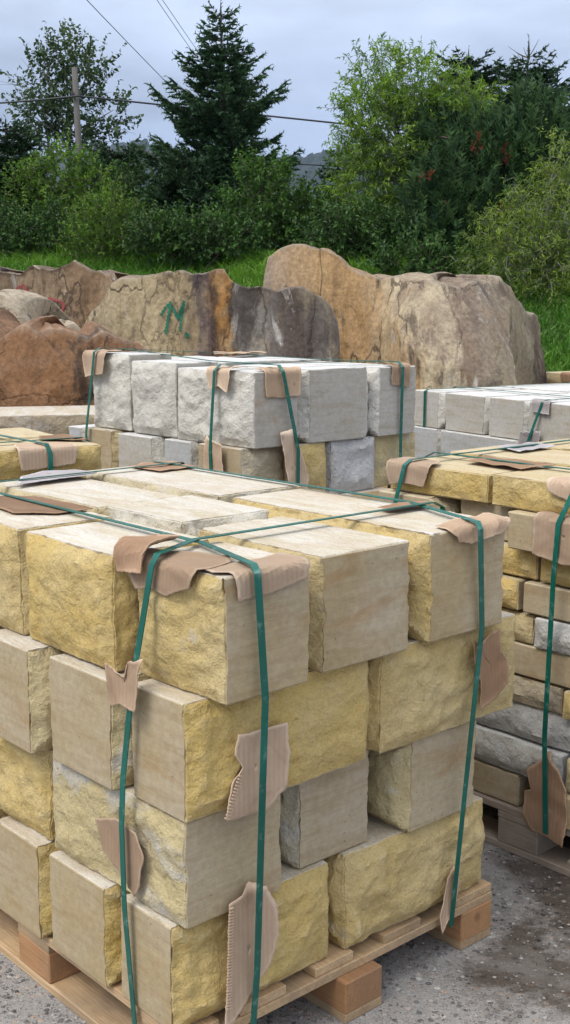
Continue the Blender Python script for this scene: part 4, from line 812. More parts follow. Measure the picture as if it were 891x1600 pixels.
def spray(par, bvh, lines, col, name, width):
    "paint sprayed on the rock: ribbons laid 4 mm over its surface"
    m, nt, bs = new_mat(name + ' paint'); g = NG(nt); n1 = g.noise(g.coords(), 25, 4, 0.7)
    nt.links.new(g.mix(g.rng(n1, 0.5, 0.7, 0, .5), col, (col[0] * .4 + .1, col[1] * .4 + .08, col[2] * .4 + .05)), bs.inputs['Base Color']); bs.inputs['Roughness'].default_value = 0.7
    o0 = np.array(par.location)
    for ln in lines:
        P = np.array(ln, float); d = np.r_[0, np.cumsum(np.linalg.norm(np.diff(P, axis=0), axis=1))]; q = np.linspace(0, d[-1], max(4, int(d[-1] / 1.6)))
        x, y = np.interp(q, d, P[:, 0]), np.interp(q, d, P[:, 1]); tx, ty = np.gradient(x), np.gradient(y); L_ = np.hypot(tx, ty) + 1e-9; nx, ny = -ty / L_, tx / L_
        rows = []
        for k in range(len(x)):
            w_ = width * (0.8 + 0.35 * math.sin(k * 1.7 + x[0])); row = []
            for sd_ in (-.5, 0, .5):
                r_ = ray(x[k] + nx[k] * w_ * sd_, y[k] + ny[k] * w_ * sd_); hit = bvh.ray_cast(Vector(CAM), Vector(r_).normalized())
                if hit[0] is None: row = None; break
                row.append(np.array(hit[0] - Vector(r_).normalized() * 0.008 + hit[1] * 0.002 * (1 if hit[1].dot(Vector(r_)) < 0 else -1)))
            if row: rows.append(row)
        if len(rows) < 2: continue
        V = np.array(rows).reshape(-1, 3) - o0; i = np.arange(len(rows) - 1)[:, None] * 3; j = np.arange(2)[None]
        link(name, mesh_np(name, V, np.stack([i + j, i + j + 1, i + 4 + j, i + 3 + j], -1).reshape(-1, 4), [m]), par)
BM1 = boulder_mat('dark brown quarry rock', [(0, (.24, .165, .105)), (.35, (.34, .25, .165)), (.7, (.28, .185, .11)), (1, (.42, .34, .23))], (.42, .325, .205), whiteamt=.60)
BM2 = boulder_mat('tan and rust quarry rock', [(0, (.46, .38, .26)), (.30, (.52, .42, .26)), (.42, (.44, .34, .20)), (.47, (.13, .10, .10)), (.52, (.16, .11, .10)), (.545, (.46, .23, .07)), (.59, (.48, .27, .10)), (.62, (.52, .49, .44)), (.70, (.28, .25, .22)), (.78, (.13, .10, .085)), (1, (.22, .20, .18))], (.44, .35, .22), whiteamt=.63)
BM3 = boulder_mat('rust streaked quarry rock', [(0, (.40, .38, .36)), (.05, (.30, .25, .20)), (.15, (.42, .31, .21)), (.25, (.54, .36, .18)), (.42, (.50, .32, .155)), (.49, (.60, .50, .34)), (.60, (.64, .54, .38)), (.635, (.22, .16, .12)), (.68, (.34, .28, .21)), (.78, (.33, .28, .19)), (.90, (.30, .265, .19)), (.94, (.11, .085, .07)), (1, (.13, .10, .08))], (.38, .26, .15), whiteamt=.62, vert=3.2, crust=.55)
BM4 = boulder_mat('red-brown quarry rock', [(0, (.17, .145, .115)), (.3, (.25, .135, .07)), (.6, (.28, .15, .075)), (1, (.23, .125, .068))], (.22, .125, .07), whiteamt=.76, vert=1.0, crust=.2)
BM5 = boulder_mat('pale tan quarry rock', [(0, (.50, .42, .30)), (.5, (.52, .45, .34)), (1, (.48, .42, .33))], (.38, .29, .18), vert=0.6, crust=.15)
b1, t1 = boulder('boulder', [(-60, 400, 7.0), (-20, 404, 6.9), (20, 406, 6.9), (60, 411, 6.8), (100, 414, 6.8), (130, 418, 6.8), (155, 428, 6.8), (180, 440, 6.75), (192, 455, 6.8)], 1.1, 'dark brown quarry boulder with red paint marks at the far left', BM1, 31, disp=.05)
b2, t2 = boulder('boulder', [(118, 520, 6.35), (135, 495, 6.3), (160, 470, 6.25), (185, 447, 6.2), (215, 434, 6.15), (245, 426, 6.1), (275, 430, 6.1), (310, 428, 6.1), (345, 431, 6.1), (368, 443, 6.1), (395, 451, 6.15), (440, 458, 6.2), (480, 462, 6.2), (505, 466, 6.25), (520, 480, 6.3), (527, 500, 6.35)], .75, 'tan and dark striped boulder with green paint marks', BM2, 33, disp=.03, facet_amp=.32)
b3, t3 = boulder('boulder', [(417, 420, 7.0), (420, 402, 6.95), (445, 397, 6.9), (490, 393, 6.85), (520, 397, 6.8), (545, 404, 6.8), (565, 418, 6.75), (590, 426, 6.7), (620, 434, 6.6), (650, 437, 6.5), (680, 440, 6.42), (715, 440, 6.45), (750, 440, 6.6), (780, 446, 6.75), (800, 456, 6.9), (815, 478, 7.05), (832, 490, 7.2), (843, 520, 7.35)], 1.1, 'largest boulder, rust streaked, with a humped crest at the right', BM3, 37, disp=.04, facet_amp=.36, lean=.12, bench=[(0, .9, .0), (.34, .9, .02), (.42, .82, .15), (.55, .66, .34), (.63, .62, .38), (.70, .86, .12), (.76, .95, 0), (1, .95, 0)])
b4, t4 = boulder('boulder', [(-120, 505, 4.6), (-60, 515, 4.5), (0, 527, 4.45), (60, 528, 4.4), (110, 530, 4.45), (150, 532, 4.5), (190, 536, 4.55), (230, 545, 4.7)], .8, 'red-brown broken boulder at the left, low in front of the others', BM4, 41, disp=.06, facet=.5, facet_amp=.6)
b5, t5 = boulder('boulder', [(-160, 480, 5.3), (-80, 470, 5.25), (-20, 474, 5.2), (10, 480, 5.2), (30, 492, 5.15), (45, 505, 5.15), (70, 515, 5.15), (100, 520, 5.15), (140, 526, 5.2), (180, 532, 5.25)], .6, 'pale tan boulder top lying behind the red-brown boulder at the left', BM5, 43, disp=.03, facet_amp=.3)
spray(b2, t2, [[(252, 493), (258, 482), (268, 472), (264, 490), (259, 522)], [(270, 480), (278, 498), (288, 470), (284, 495), (281, 518)], [(289, 521), (295, 523), (292, 529)]], (.01, .16, .09), 'spray_paint_mark', 5.0)
spray(b1, t1, [[(26, 452), (36, 445), (44, 456), (34, 466), (24, 470), (36, 478), (44, 474)], [(36, 486), (43, 484)], [(76, 466), (92, 470), (101, 476), (95, 490), (88, 504)]], (.36, .07, .07), 'spray_paint_mark', 4.5)
SB = Stack(*(at(-30, 650, 3.6)[:2]), math.radians(12))
block(SB, -.7, .62, .0, .6, -.01, 1.09, 'FLR', 'y', (.34, .28, .22, .3), 'flat grey-tan raw stone between the left slab stack and red-brown boulder', 'raw quarry boulders behind the stacks', res=.03, amp=1.6)

# ------------------------------------------------------------------ foliage
def leaves(P, D, N, L, W):
    "one folded rhombus per leaf"
    S = np.cross(D, N); S /= np.linalg.norm(S, axis=1)[:, None] + 1e-9; Nn = np.cross(S, D)
    L = np.broadcast_to(L, len(P))[:, None]; W = np.broadcast_to(W, len(P))[:, None]
    mid = P + D * L * .45
    V = np.stack([P, mid + S * W * .5 + Nn * W * .18, P + D * L - Nn * L * .12, mid - S * W * .5 + Nn * W * .18], 1).reshape(-1, 3)
    return V, np.arange(len(P) * 4).reshape(-1, 4)
def unit(a): return a / (np.linalg.norm(a, axis=-1, keepdims=True) + 1e-9)
def brushes(P0, P1, w, nn, rng, nl=0.05, up=0.0):
    "needled shoots: two crossed blades and spreading needles"
    n = len(P0); A = P1 - P0; Ln = np.linalg.norm(A, axis=1, keepdims=True); D = A / (Ln + 1e-9)
    X = unit(np.cross(D, rng.normal(0, 1, (n, 3)))); Z = np.cross(D, X); Vs, Fs, idx = [], [], []
    w = np.broadcast_to(w, n)[:, None]
    m_ = P0 + A * .45
    q = np.stack([P0, m_ + X * w, P1, m_ - X * w, P0, m_ + Z * w, P1, m_ - Z * w], 1)
    V1 = q.reshape(-1, 3); F1 = np.arange(n * 8).reshape(-1, 4)
    t = rng.uniform(.05, 1, (n, nn, 1)); th = rng.uniform(0, 2 * math.pi, (n, nn, 1))
    b = P0[:, None] + A[:, None] * t; rad = np.cos(th) * X[:, None] + np.sin(th) * Z[:, None]; rad[..., 2] += up; rad = unit(rad)
    nd = unit(rad * .9 + D[:, None] * .75); l_ = nl * rng.uniform(.7, 1.2, (n, nn, 1)); sd_ = D[:, None] * l_ * .22
    V2 = np.stack([b - sd_, b + sd_, b + nd * l_], 2).reshape(-1, 3); F2 = np.arange(len(V2)).reshape(-1, 3)
    return (V1, F1, np.repeat(np.arange(n), 8)), (V2, F2, np.repeat(np.arange(n), nn * 3))
def add_brushes(so, P0, P1, w, nn, rng, tint, nl=.05, up=0.0):
    P0, P1 = np.array(P0), np.array(P1)
    for V, F, ix in brushes(P0, P1, w, nn, rng, nl, up): so.add(V, F, np.asarray(tint)[ix])
def tree_root(name, base, label, cat, group):
    e_ = link(name, None, None, label, cat, group); e_.location = base; return e_
def conifer(name, base, H, R, label, mat, seed, whorls=22, per=7, gap=0.05, upt=0.35, droop=0.25, bare_top=0.0, shape=.85, dens=1.0, group='conifers on the bank', lowest=.04, nl=.055, vary=.15):
    rng = np.random.default_rng(seed); root = tree_root(name, base, label, 'tree', group)
    zz = np.linspace(0, H, 14); wx = np.cumsum(rng.normal(0, .008, (14, 2)), 0); ax = np.c_[wx, zz]
    V, F = tube(ax, np.linspace(.022 * H, .008, 14) * (1 if H > 3 else .8), 7); link('trunk', mesh_np('trunk', V, F, [BARK]), root)
    so = Soup(); br = Soup(); P0, P1, ti = [], [], []
    for k in range(whorls):
        h = lowest + (0.985 - lowest) * ((k + rng.uniform(-.25, .25)) / whorls); h = min(max(h, .02), .985); r = R * (1 - h) ** shape * rng.uniform(.8, 1.12) + .05
        b0 = np.array([np.interp(h * H, zz, wx[:, 0]), np.interp(h * H, zz, wx[:, 1]), h * H]); nb = per if h < .8 else max(4, per - 2); a0 = rng.uniform(0, 6.28)
        for j in range(nb):
            a = a0 + j * 6.283 / nb + rng.normal(0, .22); rl = r * rng.uniform(.9 - vary, 1.05 + vary); d2 = np.array([math.cos(a), math.sin(a), 0]); sd_ = np.array([-d2[1], d2[0], 0])
            el = -droop + (upt + droop) * h + rng.normal(0, .06)
            def pt(t): return b0 + d2 * rl * t + np.array([0, 0, 1]) * rl * (math.tan(el) * t + .26 * t * t)
            pts = np.array([pt(t) for t in np.linspace(0, 1, 5)]); V, F = tube(pts, np.linspace(.006 + .012 * rl, .003, 5), 3); br.add(V, F)
            if h > 1 - bare_top and rng.random() < .75: continue
            n = max(3, int(rl / gap * .75 * dens)); tn = rng.uniform(.0, .45)
            for q in range(n):
                t = (q + .8) / (n + .2); p = pt(t); tl = (.34 * rl * (1 - t) ** .8 + .10) * rng.uniform(.75, 1.2)
                for s_ in (-1, 1):
                    dd = unit(d2 * .75 + sd_ * s_ * .8 + np.array([0, 0, .12 + rng.normal(0, .15)])); e1 = p + dd * tl
                    P0.append(p); P1.append(e1); ti.append(np.clip(tn + .35 * t + rng.normal(0, .1), 0, 1))
                    if tl > .2:
                        for u_ in (.35, .6, .82):
                            for s2 in (-1, 1):
                                if rng.random() < .75 * dens:
                                    d3 = unit(dd + np.cross(dd, [0, 0, 1.]) * s2 * .8 + np.array([0, 0, rng.normal(.1, .12)])); p2 = p + dd * tl * u_
                                    P0.append(p2); P1.append(p2 + d3 * tl * .42 * rng.uniform(.7, 1.2)); ti.append(np.clip(tn + .3 * t + .1 + rng.normal(0, .1), 0, 1))
            P0.append(pt(.86)); P1.append(pt(1.0) + d2 * .08 + np.array([0, 0, .05])); ti.append(min(1, tn + .5))
    for q_ in (.80, .86, .90): P0.append([wx[-1, 0], wx[-1, 1], q_ * H]); P1.append([wx[-1, 0] + rng.normal(0, .03), wx[-1, 1], (q_ + .07) * H]); ti.append(.4)
    P0.append([wx[-1, 0], wx[-1, 1], .93 * H]); P1.append([wx[-1, 0], wx[-1, 1], H + .1]); ti.append(.5)
    add_brushes(so, P0, P1, .018, 7, rng, ti, nl)
    cr = link('crown', so.mesh('crown', [mat]), root); link('limbs', br.mesh('limbs', [BARK]), cr, kind='stuff')
    return root
def broadleaf(name, base, lobes, label, cat, mat, bark, seed, twigs=500, tl=.35, lpt=14, ll=.05, lw=.025, hang=.0, upd=.45, wig=.0, group='broadleaf trees and shrubs on the bank', stems=3, dead=0.0, inner=.35, trunk_r=.05, lean=(0, 0)):
    "lobes: (x, y, z, rx, ry, rz) relative to the base; leafy twigs spread through each lobe"
    rng = np.random.default_rng(seed); root = tree_root(name, base, label, cat, group)
    lobes = np.array(lobes, float); vol = (lobes[:, 3] * lobes[:, 4] * lobes[:, 5]) ** .8; cnt = np.maximum(8, (twigs * vol / vol.sum()).astype(int))
    st_, br, so = Soup(), Soup(), Soup()
    for k in range(stems):
        c = lobes[rng.integers(len(lobes)) if stems > 1 else lobes[:, 2].argmax()]; tip = c[:3] + np.array([0, 0, c[5] * .6]) if stems == 1 else c[:3] + rng.normal(0, .3, 3) * c[3:6]
        s0 = np.array([rng.normal(0, .05), rng.normal(0, .05), -.1]); t = np.linspace(0, 1, 10)[:, None]; bow = np.array([rng.normal(0, .15), rng.normal(0, .15), 0]) * np.sin(t * math.pi) * np.linalg.norm(tip) * .2
        V, F = tube(s0 + (tip - s0) * t + bow, np.linspace(trunk_r, trunk_r * .2, 10), 6); st_.add(V, F)
    for c, n in zip(lobes, cnt):
        root_p = np.array([c[0] * .25, c[1] * .25, max(.1, c[2] - c[5] * 1.1)])
        for k in range(max(3, n // 22)):                                     # limbs into the lobe
            e1 = c[:3] + unit(rng.normal(0, 1, 3)) * c[3:6] * rng.uniform(.4, .95); t = np.linspace(0, 1, 6)[:, None]
            V, F = tube(root_p + (e1 - root_p) * t + np.sin(t * math.pi) * rng.normal(0, .06, 3) * np.linalg.norm(e1 - root_p), np.linspace(trunk_r * .35, .004, 6), 4); br.add(V, F)
        dirs = unit(rng.normal(0, 1, (n, 3))); rad = rng.uniform(inner, 1.0, (n, 1)) ** .6
        P = c[:3] + dirs * rad * c[3:6]; D = unit(dirs * .7 + np.array([0, 0, upd]) + rng.normal(0, .35, (n, 3)))
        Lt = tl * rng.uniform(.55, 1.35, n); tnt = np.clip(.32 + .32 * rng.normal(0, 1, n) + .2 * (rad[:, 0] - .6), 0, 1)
        tt = np.linspace(.02, 1, lpt)
        ph = rng.uniform(0, 6.28, (n, 2)); X = unit(np.cross(D, rng.normal(0, 1, (n, 3)))); Z = np.cross(D, X)
        def curve(t): return P[:, None] + D[:, None] * (Lt[:, None] * t)[..., None] + np.array([0, 0, -1.]) * (hang * Lt[:, None] * t ** 2)[..., None] + (wig * Lt[:, None] * np.sin(t * 11 + ph[:, :1]))[..., None] * X[:, None] * .5 + (wig * Lt[:, None] * np.sin(t * 9 + ph[:, 1:]))[..., None] * Z[:, None] * .5
        C_ = curve(np.broadcast_to(tt, (n, lpt))); tg = unit(np.gradient(C_, axis=1))
        alive = rng.random(n) >= dead
        m_ = 6; Cb = curve(np.broadcast_to(np.linspace(0, 1, m_), (n, m_)))
        for k in range(n):
            if rng.random() < .5 or not alive[k]: V, F = tube(Cb[k], np.linspace(.006, .002, m_), 3); br.add(V, F)
        Pl = C_[alive].reshape(-1, 3); Tg = tg[alive].reshape(-1, 3); nl = len(Pl)
        if nl == 0: continue
        Dl = unit(Tg * .55 + rng.normal(0, .62, (nl, 3)) + np.array([0, 0, -.15 - hang * .5])); Nl = unit(rng.normal(0, .55, (nl, 3)) + np.array([0, 0, 1.]))
        sz = rng.uniform(.65, 1.3, nl); V, F = leaves(Pl, Dl, Nl, ll * sz, lw * sz)
        so.add(V, F, np.repeat(np.clip(np.repeat(tnt[alive], lpt) + rng.normal(0, .12, nl), 0, 1), 4))
    link('trunk', st_.mesh('trunk', [bark], True), root)
    cr = link('crown', so.mesh('crown', [mat]), root); link('limbs', br.mesh('limbs', [bark], True), cr, kind='stuff')
    return root
def mugo(name, base, lobes, label, mat, seed, n=2600, nl=.085, group='conifers on the bank', rust=0):
    rng = np.random.default_rng(seed); root = tree_root(name, base, label, 'tree', group); lobes = np.array(lobes, float)
    vol = (lobes[:, 3] * lobes[:, 4] * lobes[:, 5]) ** .75; cnt = (n * vol / vol.sum()).astype(int); so, br = Soup(), Soup(); P0, P1, ti = [], [], []
    for c, k in zip(lobes, cnt):
        d = unit(rng.normal(0, 1, (k, 3))); rad = rng.uniform(.25, 1, (k, 1)) ** .45; p = c[:3] + d * rad * c[3:6] * (1 + .15 * rng.normal(0, 1, (k, 1)))
        dr = unit(d * .55 + np.array([0, 0, 1.0]) + rng.normal(0, .18, (k, 3))); l_ = rng.uniform(.13, .26, (k, 1))
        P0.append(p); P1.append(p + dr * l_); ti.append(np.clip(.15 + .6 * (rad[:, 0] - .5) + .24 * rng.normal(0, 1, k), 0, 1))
        rp = np.array([c[0] * .3, c[1] * .3, max(.1, c[2] - c[5])])
        for j in range(max(4, k // 40)):
            e1 = p[rng.integers(k)]; t = np.linspace(0, 1, 6)[:, None]; V, F = tube(rp + (e1 - rp) * t + np.sin(t * 3.14) * rng.normal(0, .08, 3), np.linspace(.03, .006, 6), 4); br.add(V, F)
    add_brushes(so, np.concatenate(P0), np.concatenate(P1), .016, 16, rng, np.concatenate(ti), nl)
    V, F = tube([[0, 0, -.1], [.02, 0, .5], [0, .03, lobes[:, 2].mean()]], [.11, .08, .04], 7); link('trunk', mesh_np('trunk', V, F, [BARK]), root)
    cr = link('crown', so.mesh('crown', [mat]), root); link('limbs', br.mesh('limbs', [BARK]), cr, kind='stuff')
    if rust:
        rs = Soup(); A_ = np.concatenate(P0); vis = np.where(A_[:, 1] < np.percentile(A_[:, 1], 25))[0]; pick = rng.choice(vis, rust)
        q0, q1 = [], []
        for k in pick:
            for j in range(5): s_ = A_[k] + rng.normal(0, .05, 3) - np.array([0, .12, 0]); q0.append(s_); q1.append(s_ + np.array([rng.normal(0, .03), rng.normal(0, .03), .12]))
        add_brushes(rs, q0, q1, .014, 10, rng, np.full(len(q0), .5), .06); link('dead_needles', rs.mesh('dead_needles', [RUST]), cr)
    return root
RUST = leaf_mat('dead red-brown needles', (.12, .028, .012), (.18, .05, .02), trans=.1)
FIR = leaf_mat('dark blue-green needles', (.016, .045, .022), (.075, .160, .062), trans=.05)
SPRUCE = leaf_mat('dark green needles', (.014, .038, .016), (.050, .105, .038), trans=.05)
PINE = leaf_mat('mountain pine needles', (.014, .042, .016), (.095, .185, .055), trans=.05)
WILLOW = leaf_mat('bright willow leaves', (.09, .175, .026), (.31, .45, .07), trans=.35)
WILLOW2 = leaf_mat('yellow-green corkscrew willow leaves', (.10, .165, .028), (.36, .45, .09), trans=.35)
SHRUB = leaf_mat('mid green leaves', (.034, .09, .018), (.135, .26, .05), trans=.28)
SHRUB_DARK = leaf_mat('dark green leaves', (.024, .066, .016), (.10, .20, .045), trans=.22)
LIME = leaf_mat('lime green leaves', (.06, .135, .018), (.20, .32, .05), trans=.32)
ASPEN = leaf_mat('grey-green leaves', (.040, .075, .030), (.115, .17, .075), trans=.25)
def gb(px, Y, py=470):
    "foot of a plant: photo x at world depth Y, on the bank"
    p = at(px, py, Y); return np.array([p[0], Y, float(bank_z(np.array([p[0]]), np.array([Y]))[0]) - .05])
def hz(py, Y, b): return float(at(445, py, Y)[2] - b[2])                  # height over the foot for a photo y
def rx(px, Y): return px / F_PX * (Y - CAM[1])                            # photo pixels -> metres at that depth
def lob(b, Y, L):
    "lobes from photo ellipses (x, y, half width, half height, depth offset, half depth)"
    out = []
    for (x, y, a, c, dy, rd) in L:
        p = at(x, y, Y); out.append((p[0] - b[0], dy, p[2] - b[2], rx(a, Y), rd, rx(c, Y)))
    return out
# the tall fir in the middle
Yf = 16.5; b = gb(352, Yf); conifer('fir_tree', b, hz(8, Yf, b), rx(146, Yf), 'tallest dark fir in the middle, its tip near the top of the photo', FIR, 51, whorls=23, per=8, shape=.84, upt=.40, droop=.02, dens=1.0, vary=.20)
Ys = 15.6; b = gb(285, Ys); conifer('spruce_tree', b, hz(250, Ys, b), rx(75, Ys), 'small dark spruce just left of the tall fir', SPRUCE, 53, whorls=15, per=8, shape=.6)
Ys = 17.0; b = gb(18, Ys); conifer('spruce_tree', b, hz(192, Ys, b), rx(95, Ys), 'dark spruce at the left edge of the photo', SPRUCE, 55, whorls=18, per=8, shape=.55)
Ys = 18.5; b = gb(190, Ys); conifer('spruce_tree', b, hz(232, Ys, b), rx(85, Ys), 'dark rounded conifer between the grey-green tree and the fir', SPRUCE, 57, whorls=15, per=8, shape=.4)
Ys = 19.5; b = gb(525, Ys); conifer('spruce_tree', b, hz(232, Ys, b), rx(50, Ys), 'small blue-green spruce in the gap left of the bright willow', FIR, 59, whorls=14, per=7, shape=.6)
Ys = 18.5; b = gb(812, Ys); conifer('spruce_tree', b, hz(66, Ys, b), rx(125, Ys), 'tall spruce with thin bare tip at the upper right', SPRUCE, 61, whorls=22, per=8, shape=.62, bare_top=.14)
Ys = 20.0; b = gb(720, Ys); conifer('pine_tree', b, hz(80, Ys, b), rx(95, Ys), 'dark flat-topped pine behind the bright willow', SPRUCE, 63, whorls=18, per=7, shape=.33, upt=.2, droop=0)
Ys = 17.5; b = gb(900, Ys); conifer('spruce_tree', b, hz(118, Ys, b), rx(85, Ys), 'spruce cut by the right edge of the photo', SPRUCE, 65, whorls=18, per=7, shape=.6)
# mountain pine mass at the right
Yp = 13.6; b = gb(745, Yp); mugo('mountain_pine', b, lob(b, Yp, [(700, 330, 62, 85, 0, .55), (745, 270, 75, 85, .3, .6), (800, 260, 70, 85, .3, .6), (850, 235, 65, 95, .5, .6), (690, 390, 65, 50, -.2, .5), (640, 400, 40, 45, -.1, .4), (770, 360, 80, 70, 0, .6), (690, 215, 45, 45, .5, .5)]), 'dense dark mountain pine at the right with a few red-brown tips', PINE, 71, n=3600, rust=9)
# willows
Yw = 14.2; b = gb(640, Yw); broadleaf('willow_tree', b, lob(b, Yw, [(600, 130, 48, 50, .2, .5), (655, 140, 50, 50, .2, .5), (575, 180, 42, 42, 0, .45), (720, 165, 50, 32, 0, .45), (690, 200, 55, 55, .3, .5), (620, 220, 65, 65, .1, .55), (590, 280, 60, 60, .1, .5), (650, 300, 60, 65, 0, .5), (600, 350, 60, 50, .1, .5), (745, 205, 42, 45, .3, .4), (560, 240, 30, 45, .1, .4)]), 'bright green willow right of the centre, tallest of the leafy trees', 'tree', WILLOW, BARK_GREY, 73, twigs=1500, tl=.34, lpt=20, ll=.075, lw=.019, hang=.25, upd=.55, wig=.10, stems=5, trunk_r=.045)
Yc = 12.0; b = gb(845, Yc); broadleaf('corkscrew_willow', b, lob(b, Yc, [(800, 370, 55, 45, 0, .4), (850, 340, 55, 55, .1, .4), (890, 330, 50, 70, .2, .4), (770, 410, 42, 42, 0, .35), (840, 420, 60, 50, -.1, .4), (895, 430, 50, 60, 0, .4), (885, 250, 28, 32, .2, .25), (850, 455, 55, 22, 0, .35)]), 'yellow-green corkscrew willow bush at the right edge, nearest the boulders', 'shrub', WILLOW2, BARK_GREY, 75, twigs=900, tl=.30, lpt=20, ll=.058, lw=.013, hang=.25, upd=.35, wig=.28, stems=5, trunk_r=.03)
# sparse grey-green tree at the left
Ya = 23.0; b = gb(118, Ya); broadleaf('aspen_tree', b, lob(b, Ya, [(105, 95, 35, 28, 0, .5), (70, 130, 38, 28, 0, .5), (140, 120, 26, 32, 0, .5), (60, 180, 42, 26, 0, .5), (110, 165, 40, 30, 0, .5), (175, 180, 28, 22, 0, .4), (100, 220, 55, 28, 0, .5), (160, 215, 30, 20, 0, .4)]), 'sparse grey-green tree behind the utility pole at the left', 'tree', ASPEN, BARK_GREY, 77, twigs=500, tl=.45, lpt=12, ll=.095, lw=.064, upd=.6, stems=4, trunk_r=.07, dead=.2, inner=.15)
# shrubs along the foot
def sh(px, Y, L, label, mat, seed, name='shrub', **k):
    b = gb(px, Y); kw = dict(twigs=520, tl=.26, lpt=16, ll=.058, lw=.030, stems=5, trunk_r=.02); kw.update(k)
    return broadleaf(name, b, lob(b, Y, L), label, 'shrub', mat, BARK, seed, **kw)
sh(95, 16.2, [(92, 268, 40, 36, 0, .4), (60, 300, 40, 45, 0, .4), (125, 300, 40, 42, 0, .4), (100, 350, 50, 50, 0, .4)], 'yellow-green shrub in front of the left dark spruce', LIME, 81)
sh(170, 14.2, [(170, 345, 34, 45, 0, .3), (195, 370, 36, 40, 0, .3), (140, 375, 38, 38, 0, .3), (165, 388, 55, 22, -.1, .3)], 'light green upright shrub at the left above the grass', LIME, 83, upd=.9, ll=.05, lw=.018)
sh(45, 14.6, [(30, 390, 55, 30, 0, .35), (80, 380, 40, 45, 0, .35), (0, 370, 40, 45, 0, .35)], 'low dark shrub at the left edge above the brown boulder', SHRUB_DARK, 85)
sh(225, 16.8, [(225, 305, 42, 45, 0, .4), (225, 370, 50, 50, 0, .4), (150, 290, 42, 40, .4, .4), (180, 335, 45, 45, 0, .4)], 'dark leafy shrub left of the small spruce', SHRUB_DARK, 87)
sh(385, 14.6, [(400, 320, 48, 55, 0, .4), (370, 370, 45, 42, 0, .35), (430, 370, 50, 45, 0, .4), (415, 280, 35, 30, .1, .3)], 'mid green shrub in front of the tall fir, at its right foot', SHRUB, 89)
sh(480, 15.0, [(455, 330, 38, 34, 0, .4), (500, 350, 50, 45, 0, .4), (455, 375, 45, 35, 0, .35), (530, 335, 30, 34, .2, .3)], 'green shrub below the hill gap, left of the bright willow', SHRUB, 91)
sh(560, 13.4, [(560, 365, 50, 40, 0, .35), (600, 385, 45, 35, 0, .3), (520, 385, 45, 32, 0, .3)], 'dark shrub behind the crest of the largest boulder', SHRUB_DARK, 93)
sh(300, 13.6, [(300, 372, 60, 24, 0, .3), (350, 378, 45, 22, 0, .3), (250, 375, 40, 24, 0, .3)], 'low dark shrub at the foot of the small spruce', SHRUB_DARK, 95)
sh(655, 12.6, [(650, 415, 55, 25, 0, .3), (710, 425, 50, 24, 0, .3)], 'low shrub behind the largest boulder, below the mountain pine', SHRUB_DARK, 97, twigs=300)
# dark wood closing the view behind the row
rngw = np.random.default_rng(8)
so, br = Soup(), Soup(); P0, P1, ti = [], [], []
for k in range(60):
    x0, y0 = rngw.uniform(-15, 15), rngw.uniform(23, 30); H_ = rngw.uniform(1.0, 1.6); zb_ = float(bank_z(np.array([x0]), np.array([y0]))[0])
    n = 170; h = rngw.uniform(.0, 1, n); r_ = .95 * (1 - h) ** .7 * rngw.uniform(.2, 1, n) ** .5; a = rngw.uniform(0, 6.28, n)
    p = np.c_[x0 + r_ * np.cos(a), y0 + r_ * np.sin(a), zb_ + h * H_]; d = np.c_[np.cos(a), np.sin(a), a * 0 + .25] * rngw.uniform(.2, .4, (n, 1))
    P0.append(p); P1.append(p + d); ti.append(rngw.uniform(0, .6, n))
add_brushes(so, np.concatenate(P0), np.concatenate(P1), .05, 4, rngw, np.concatenate(ti), .12)
link('far_wood', so.mesh('far_wood', [SPRUCE]), None, 'dark strip of wood behind the trees on the bank', 'wood', None, 'stuff')

# grass on the bank
rg = np.random.default_rng(12); n = 150000
gx = rg.uniform(-6.5, 6.5, n); gy = rg.uniform(6.6, 15.5, n); keep = (np.abs(gx - .2) < (gy + 2.2) * .30 + .4)
gx, gy = gx[keep], gy[keep]; gz = bank_z(gx, gy); n = len(gx)
cl = fbm(np.c_[gx * .9, gy * .9, gx * 0], 3, 3); hgt = rg.uniform(.08, .20, n) * (1 + .6 * cl) * (gz > -.04) * np.where(rg.random(n) < .02, 1.5, 1); wd = rg.uniform(.006, .012, n)
a = rg.uniform(0, 6.28, n); sx = np.c_[np.cos(a), np.sin(a), a * 0]; ln_ = np.c_[rg.normal(0, .35, (n, 2)), np.ones(n)]; ln2 = ln_ * [1.9, 1.9, 1]
B = np.c_[gx, gy, gz - .01]; M_ = B + ln_ * hgt[:, None] * .55; Tp = B + ln2 * hgt[:, None] * [1, 1, .95]
V = np.stack([B - sx * wd[:, None], B + sx * wd[:, None], M_ + sx * wd[:, None] * .8, M_ - sx * wd[:, None] * .8, Tp], 1).reshape(-1, 3); i = np.arange(n)[:, None] * 5
GRASS = leaf_mat('fresh grass', (.065, .18, .020), (.20, .37, .055), trans=.3)
link('grass', mesh_np('grass', V, [i + np.array([[0, 1, 2, 3]]), i + np.array([[3, 2, 4]])], [GRASS], smooth=False, tint=np.repeat(np.clip(.42 + .7 * cl + rg.normal(0, .25, n), 0, 1), 5)), None, 'fresh green grass on the bank behind the boulders', 'grass', None, 'stuff')

